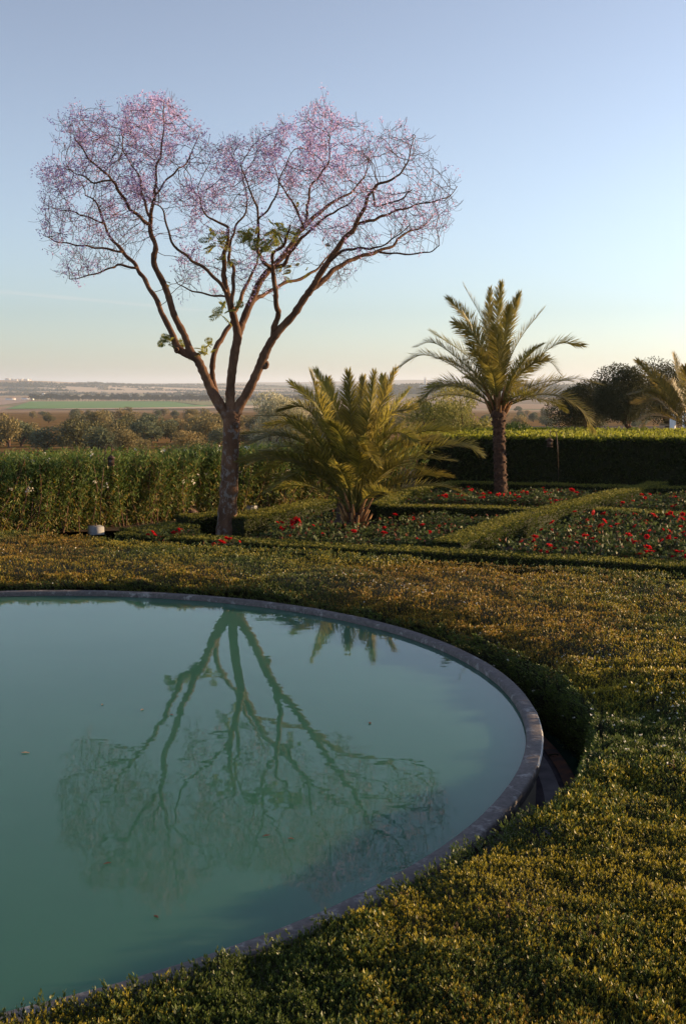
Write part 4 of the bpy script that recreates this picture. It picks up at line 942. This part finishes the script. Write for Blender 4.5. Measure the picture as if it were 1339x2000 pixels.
gm, gnt, gb = mat('lantern_glass'); gb.inputs['Base Color'].default_value = (0.10, 0.07, 0.05, 1); gb.inputs['Roughness'].default_value = 0.15; M['lantern_glass'] = gm
L1 = atY(217, 889, 21.0)
lantern('rusty lantern hanging from a crook before the oleander hedge', L1, 0.135,
        [atZ(196, 1030, GZ), atY(197, 980, 21.0), atY(203, 910, 21.0), atY(208, 872, 21.0), atY(214, 866, 21.0), atY(219, 872, 21.0), L1])
L2 = atY(372, 990, 23.6); L2[2] = L2[2]
lantern('squat rusty lantern with pyramid roof on the ground left of the jacaranda', L2, 0.34)
m = MB(); m.box((L2[0], L2[1], (GZ + L2[2] - 0.51) / 2), (0.2, 0.2, max(L2[2] - 0.51 - GZ, 0.05)))
L3 = atY(1073, 855, 27.1)
lantern('small lantern hanging before the dark clipped hedge', L3, 0.15,
        [atZ(1090, 955, GZ), atY(1089, 900, 27.1), atY(1086, 850, 27.1), atY(1080, 842, 27.1), atY(1074, 846, 27.1), L3])
def block(label, px, py, w, rz):
    c = atZ(px, py, GZ); root = tag(empty('concrete_block', c, rz), label, 'block', 'concrete blocks by the hedge')
    h = w * 0.62; b = 0.012; mb = MB(); V = []; 
    for z, i in [(0, 0), (h - b, 0), (h, b)]:
        s = w / 2 - i; V += [[-s, -s, z], [s, -s, z], [s, s, z], [-s, s, z]]
    q = [[k * 4 + j, k * 4 + (j + 1) % 4, k * 4 + 4 + (j + 1) % 4, k * 4 + 4 + j] for k in range(2) for j in range(4)] + [[8, 9, 10, 11]]
    mb.add(V, q); add('body', mb.mesh('body'), M['block'], root)
    m = MB(); m.tube([[0, 0, h - 0.01], [0, 0, h + 0.05]], 0.012, 8); add('fixing_rod', m.mesh('fixing_rod'), M['metal'], root)
block('pale concrete block at the foot of the hedge, nearest the left edge', 188, 1043, 0.25, math.radians(28))
block('pale concrete block just right of the jacaranda trunk', 487, 1001, 0.26, math.radians(32))

# ------------------------------------------------------------------ background shrubs and trees
def blob_tree(r, n, w, h, leaf, cols, lobes, trunk_h, flat=0.75, wl=0.6, up=0.2):
    """crown of leaves in several lobes; returns (crown mesh, trunk mesh), base at the origin"""
    mb = MB(); L = []
    for i in range(lobes):
        a = r.rand() * 6.28; q = 0.55 * r.rand() ** 0.5; L.append((q * w / 2 * math.cos(a), q * w / 2 * math.sin(a), trunk_h + (h - trunk_h) * (0.25 + 0.6 * r.rand()), (0.28 + 0.22 * r.rand()) * w * 0.75))
    for (cx, cy, cz, R) in L:
        k = n // lobes; d = rand_dir(k, r); rad = R * (0.5 + 0.45 * r.rand(k) ** 0.6); s = 1 + 0.22 * (VN[3](d[:, 0] * 3 + cx * 5, d[:, 1] * 3 + d[:, 2] * 4, 1.0, 2) - 0.5) * 2
        p = np.c_[cx + d[:, 0] * rad * s, cy + d[:, 1] * rad * s, cz + d[:, 2] * rad * s * flat]; p[:, 2] = np.maximum(p[:, 2], trunk_h * 0.5)
        dd = norm(d * 0.6 + r.randn(k, 3) * 0.7 + np.array([0, 0, up])); tone = np.clip(0.5 * r.rand(k) + 0.7 * (VN[1](p[:, 0] * 1.7, p[:, 1] + p[:, 2] * 1.7, 1.0, 2) - 0.15), 0, 1)
        mb.leaves(p, dd, perp(dd, r), leaf * (0.6 + 0.8 * r.rand(k)), leaf * wl, cols[0] + (cols[1] - cols[0]) * tone[:, None], 0.1)
    t = MB(); t.tube(catmull([[0, 0, -0.6], [0.04 * w, 0, trunk_h * 0.5], [0, 0.03 * w, trunk_h], [0, 0, trunk_h + 0.3 * (h - trunk_h)]], 8), np.linspace(0.055, 0.025, 8) * w, 8)
    for (cx, cy, cz, R) in L: t.tube(catmull([[0, 0, trunk_h * 0.8], [cx * 0.4, cy * 0.4, trunk_h + 0.3 * (cz - trunk_h)], [cx, cy, cz]], 6), np.linspace(0.025, 0.008, 6) * w, 5)
    return mb.mesh('crown'), t.mesh('trunk')
def place(name, label, cat, px, py, Y, w, h, n, leaf, cols, lobes=9, trunk_h=0.6, seed=0, z=None, group=None, flat=0.8, wl=0.6, up=0.2, m='far_leaf'):
    r = np.random.RandomState(seed); p = atY(px, py, Y); zz = land_z(p[0], p[1]) if z is None else z
    root = tag(empty(name, (p[0], p[1], zz)), label, cat, group); c, t = blob_tree(r, n, w, h, leaf, cols, lobes, trunk_h, flat, wl, up)
    add('crown', c, M[m], root); add('trunk', t, M['twig'], root); return root
ol_d = [G(0.04, 0.045, 0.022), G(0.09, 0.088, 0.042)]
place('evergreen_oak', 'broad dark evergreen tree behind the clipped hedge, right background', 'tree', 1225, 800, 52, 3.4, 3.2, 28000, 0.08, ol_d, 12, 0.7, 31, -0.1)
place('evergreen_oak', 'lower dark evergreen tree just right of the tall palm', 'tree', 1140, 800, 56, 3.4, 2.4, 22000, 0.08, ol_d, 10, 0.5, 32, -0.1)
place('evergreen_oak', 'dark evergreen tree behind the fronds at the right edge', 'tree', 1300, 800, 60, 4.4, 3.1, 22000, 0.09, ol_d, 10, 0.7, 33, -0.1)
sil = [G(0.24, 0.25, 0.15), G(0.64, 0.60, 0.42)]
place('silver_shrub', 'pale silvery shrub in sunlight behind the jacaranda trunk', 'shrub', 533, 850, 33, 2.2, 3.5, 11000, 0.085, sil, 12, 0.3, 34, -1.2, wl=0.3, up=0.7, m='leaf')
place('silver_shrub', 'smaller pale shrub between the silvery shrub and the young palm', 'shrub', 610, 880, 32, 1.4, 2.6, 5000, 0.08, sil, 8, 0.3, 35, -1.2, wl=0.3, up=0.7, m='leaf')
place('green_shrub', 'blue green shrub left of the jacaranda trunk above the oleander', 'shrub', 395, 880, 34, 1.6, 1.9, 5000, 0.08, [G(0.06, 0.085, 0.045), G(0.13, 0.16, 0.085)], 9, 0.3, 36, -1.3, wl=0.35, up=0.5, m='leaf')
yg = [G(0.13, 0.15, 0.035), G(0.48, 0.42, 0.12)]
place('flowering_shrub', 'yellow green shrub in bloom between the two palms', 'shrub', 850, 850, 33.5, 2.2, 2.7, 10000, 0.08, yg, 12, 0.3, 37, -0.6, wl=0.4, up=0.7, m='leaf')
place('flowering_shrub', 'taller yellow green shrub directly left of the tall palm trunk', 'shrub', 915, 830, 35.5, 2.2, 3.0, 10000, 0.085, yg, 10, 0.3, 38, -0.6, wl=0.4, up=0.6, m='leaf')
place('green_shrub', 'bright green low shrub above the hedge right of the tall palm trunk', 'shrub', 1000, 850, 35.0, 1.2, 1.75, 3000, 0.085, [G(0.08, 0.13, 0.03), G(0.2, 0.24, 0.05)], 7, 0.3, 39, -0.5, m='leaf', up=0.7)
place('green_shrub', 'dark green shrub behind the flowering shrub and young palm tips', 'shrub', 815, 850, 38, 1.6, 1.9, 3500, 0.09, [G(0.04, 0.07, 0.025), G(0.09, 0.12, 0.04)], 8, 0.3, 41, -0.9, m='leaf')

# olive grove on the slope: shared meshes, every tree its own object
r_ = np.random.RandomState(91); OV = []
ocol = [[G(0.12, 0.11, 0.05), G(0.32, 0.26, 0.12)], [G(0.06, 0.07, 0.032), G(0.17, 0.155, 0.07)], [G(0.17, 0.14, 0.06), G(0.40, 0.30, 0.13)], [G(0.065, 0.085, 0.05), G(0.18, 0.20, 0.115)]]
for i in range(8):
    OV.append(blob_tree(np.random.RandomState(200 + i), 1500, 1.0, 0.85, 0.075, ocol[i % 4], 9, 0.16, 0.8, 0.7))
def slope_hit(px, py):
    d = ray(px, py); t = 30.0
    while t < 20000:
        p = CAM + d * t
        if p[2] < land_z(p[0], p[1]): return p
        t *= 1.01
    return None
spots = []
def grove(x0, x1, y0, y1, n, wpx, label, parts=True):
    k = 0
    while k < n:
        px = x0 + (x1 - x0) * r_.rand(); py = y0 + (y1 - y0) * r_.rand(); p = slope_hit(px, py)
        k += 1
        if p is None: continue
        dist = np.hypot(p[0], p[1]); w = min(max(wpx * (0.45 + 1.0 * r_.rand() ** 1.5) * dist / F, 1.2), 7.0); spots.append((p, w, label))
grove(-60, 660, 864, 886, 34, 54, 'olive tree low on the near slope just beyond the oleander hedge')
grove(200, 660, 842, 866, 38, 42, 'olive tree on the middle slope beyond the oleander hedge')
grove(-60, 200, 848, 868, 9, 55, 'olive tree on the open dry slope at the left edge')
grove(90, 660, 824, 842, 38, 30, 'small distant olive tree on the far part of the slope')
grove(60, 400, 812, 824, 26, 22, 'tiny far olive tree below the green field')
grove(560, 1339, 818, 850, 46, 46, 'olive tree glimpsed between the palms and shrubs')
grove(560, 1339, 800, 816, 36, 26, 'tiny olive tree glimpsed far off between the palms')
for p, w, label in spots:
    v = OV[r_.randint(len(OV))]; root = tag(empty('olive_tree', (p[0], p[1], land_z(p[0], p[1]) - 0.15), r_.rand() * 6.28), label, 'tree', label.replace('olive tree', 'olive trees'))
    s = w; root.scale = (s, s, s * (0.6 + 0.55 * r_.rand())); add('crown', v[0], M['far_leaf'], root); add('trunk', v[1], M['twig'], root)
place('olive_tree', 'tallest olive tree rising above the slope, its top against the stubble field', 'tree', 247, 842, 150, 4.6, 5.6, 3500, 0.24, ocol[0], 10, 0.9, 51)
place('olive_tree', 'big round grey green olive tree left of the jacaranda trunk', 'tree', 362, 850, 120, 4.4, 4.0, 4000, 0.2, ocol[2], 10, 0.7, 52)

# straight row of tall trees across the plain
ROWM = [blob_tree(np.random.RandomState(300 + i), 500, 0.75, 1.0, 0.14, [G(0.03, 0.032, 0.02), G(0.06, 0.055, 0.03)], 6, 0.28, 1.1, 0.8) for i in range(4)]
def row(px0, py0, px1, py1, n, h, label):
    A = atZ(px0, py0, -45); B = atZ(px1, py1, -45)
    for i in range(n):
        u = (i + 0.4 * r_.rand()) / n; p = A + (B - A) * u; v = ROWM[r_.randint(4)]
        root = tag(empty('windbreak_tree', (p[0], p[1], land_z(p[0], p[1]) - 0.2), r_.rand() * 6), label, 'tree', label); s = h * (0.8 + 0.4 * r_.rand()); root.scale = (s * 1.05, s * 1.05, s)
        add('crown', v[0], M['far_leaf'], root); add('trunk', v[1], M['twig'], root)
row(62, 783, 440, 786, 62, 16, 'dark tree in the long straight row across the plain')
row(440, 786, 640, 785, 26, 14, 'dark tree in the row continuing behind the jacaranda trunk')
# hedgerows and woods far off, too small to pick apart
def far_woods():
    r = np.random.RandomState(13); mb = MB()
    for k in range(130):
        px = -40 + 1450 * r.rand(); py = 752 + 26 * r.rand() ** 1.5
        if px < 450 and 774 < py < 800: continue
        p = slope_hit(px, py)
        if p is None: continue
        L = (60 + 500 * r.rand()); n = int(L / 4); a = 0.15 * r.randn()
        q = p[:2] + np.c_[(r.rand(n) - 0.5) * L, a * 0 + (r.rand(n) - 0.5) * 30 + 0 * (r.rand(n))]
        q[:, 1] += (q[:, 0] - p[0]) * a; zz = land_z(q[:, 0], q[:, 1])
        for j in range(6):
            d = rand_dir(n, r); s = 5 + 4 * r.rand(n); mb.leaves(np.c_[q + 3 * r.randn(n, 2), zz + 1 + 5 * r.rand(n)], d, perp(d, r), s, s * 0.8, G(0.035, 0.04, 0.022) + 0.015 * r.rand(n, 1))
    tag(add('far_woods', mb.mesh('far_woods'), M['far_leaf']), 'far hedgerows and belts of trees across the plain', 'woods', kind='stuff')
far_woods()

# far white buildings
def house(label, p, w, dpt, h, rz, group, roofm='roof'):
    root = tag(empty('farmhouse', p, rz), label, 'house', group); mb = MB(); mb.box((0, 0, h / 2 - 1), (w, dpt, h + 2)); add('wall', mb.mesh('wall'), M['white'], root)
    m = MB(); x, y = w / 2 + 0.3, dpt / 2 + 0.3; rh = dpt * 0.22
    m.add([[-x, -y, h], [x, -y, h], [x, y, h], [-x, y, h], [-x, 0, h + rh], [x, 0, h + rh]], [[0, 1, 5, 4], [2, 3, 4, 5], [3, 2, 1, 0]], [[1, 2, 5], [3, 0, 4]]); add('roof', m.mesh('roof'), M[roofm], root)
def on_land(px, py0, Y):
    r = ray(px, py0); x = r[0] / r[1] * Y; return np.array([x, Y, float(land_z(np.array(x), np.array(Y)))])
for i in range(11):
    p = on_land(12 + 4.6 * i + 3 * r_.rand(), 745, 6100 + 160 * r_.rand()); house('tiny white house of the village on the far left hilltop', p, 12 + 8 * r_.rand(), 10, 5 + 3 * r_.rand(), 0.3 * r_.randn(), 'village houses on the hill', 'white' if i % 2 else 'roof')
for px, Y, w, h, lab in [(20, 3150, 26, 5, 'long low white farm building at the left edge of the plain'), (62, 3200, 9, 9, 'small white tower house beside the start of the tree row'), (50, 3230, 22, 5, 'low pale barn half hidden by trees near the tree row'), (85, 4300, 10, 9, 'lone pale house among the fields below the hill'),
                         (262, 3700, 24, 6, 'white farmhouse standing just behind the tree row'), (388, 8200, 130, 12, 'long white warehouse on the horizon left of the jacaranda'), (350, 8600, 160, 10, 'long pale sheds on the horizon, farthest left of the warehouses'), (240, 9000, 90, 10, 'pale building on the horizon above the tree row'), (185, 7000, 70, 9, 'pale farm sheds on the ridge right of the village hill'),
                         (535, 9500, 150, 14, 'pale building on the horizon right of the jacaranda'), (560, 9300, 60, 14, 'small white block on the horizon left of the young palm'), (905, 3900, 40, 8, 'white building below the horizon behind the tall palm fronds')]:
    house(lab, on_land(px, 748, Y), w, max(w * 0.3, 8), h, 0.1 * r_.randn(), 'white buildings on the plain', 'white' if w > 30 else 'roof')
tw_ = on_land(830, 748, 3900); root = tag(empty('white_tower', tw_), 'slender white tower on the far ridge between the palms', 'tower')
m = MB(); m.box((0, 0, 13), (7.0, 7.0, 28)); add('shaft', m.mesh('shaft'), M['white'], root)
m = MB(); m.box((0, 0, 27.5), (8.2, 8.2, 1.2)); add('cornice', m.mesh('cornice'), M['white'], root)
m = MB()
for sx_ in (-1, 1):
    for sy_ in (-1, 1): m.box((sx_ * 2.2, sy_ * 2.2, 30.1), (1.5, 1.5, 4))
m.box((0, 0, 32.6), (6.2, 6.2, 1.0)); m.box((0, 0, 34.1), (5.4, 5.4, 2.0), taper=0.2); add('lantern_top', m.mesh('lantern_top'), M['white'], root)
m = MB(); m.box((0, -3.55, 20), (1.4, 0.2, 3)); add('window', m.mesh('window'), M['hedge_core'], root)
m = MB(); m.box((10, 0, 3), (60, 14, 8)); add('base_building', m.mesh('base_building'), M['white'], root)

# white posts with rails behind the clipped hedge, right edge
fz = -0.1
fr_ = tag(empty('post_fence', atY(1313, 835, 44)), 'white posts with wooden rails just above the hedge at the right edge', 'fence'); fb = np.array(fr_.location)
for px in (1313, 1338):
    m = MB(); c = atY(px, 812, 44); hh = c[2] - fz; m.box((c[0] - fb[0], 0, fz + hh / 2 - fb[2]), (0.20, 0.16, hh)); m.box((c[0] - fb[0], 0, c[2] + 0.04 - fb[2]), (0.2, 0.16, 0.08), taper=0.3); add('post', m.mesh('post'), M['white'], fr_)
for py in (831, 836):
    a_, b_ = atY(1288, py, 44), atY(1345, py, 44); m = MB(); m.box(((a_[0] + b_[0]) / 2 - fb[0], 0.12, a_[2] - fb[2]), (b_[0] - a_[0], 0.05, 0.05)); add('rail', m.mesh('rail'), M['wood'], fr_)

# ------------------------------------------------------------------ air
hz_, hnt, hb = mat('haze'); hnt.nodes.remove(hb)
pv = hnt.nodes.new('ShaderNodeVolumePrincipled'); pv.inputs['Color'].default_value = (0.74, 0.85, 1.0, 1); pv.inputs['Density'].default_value = 8.0e-5; pv.inputs['Anisotropy'].default_value = 0.3
hnt.links.new(pv.outputs[0], hnt.nodes['Material Output'].inputs['Volume'])
m = MB(); m.box((0, 0, 40), (130000, 130000, 180)); tag(add('haze', m.mesh('haze'), hz_), 'thin evening haze over the plain', 'haze', kind='stuff')
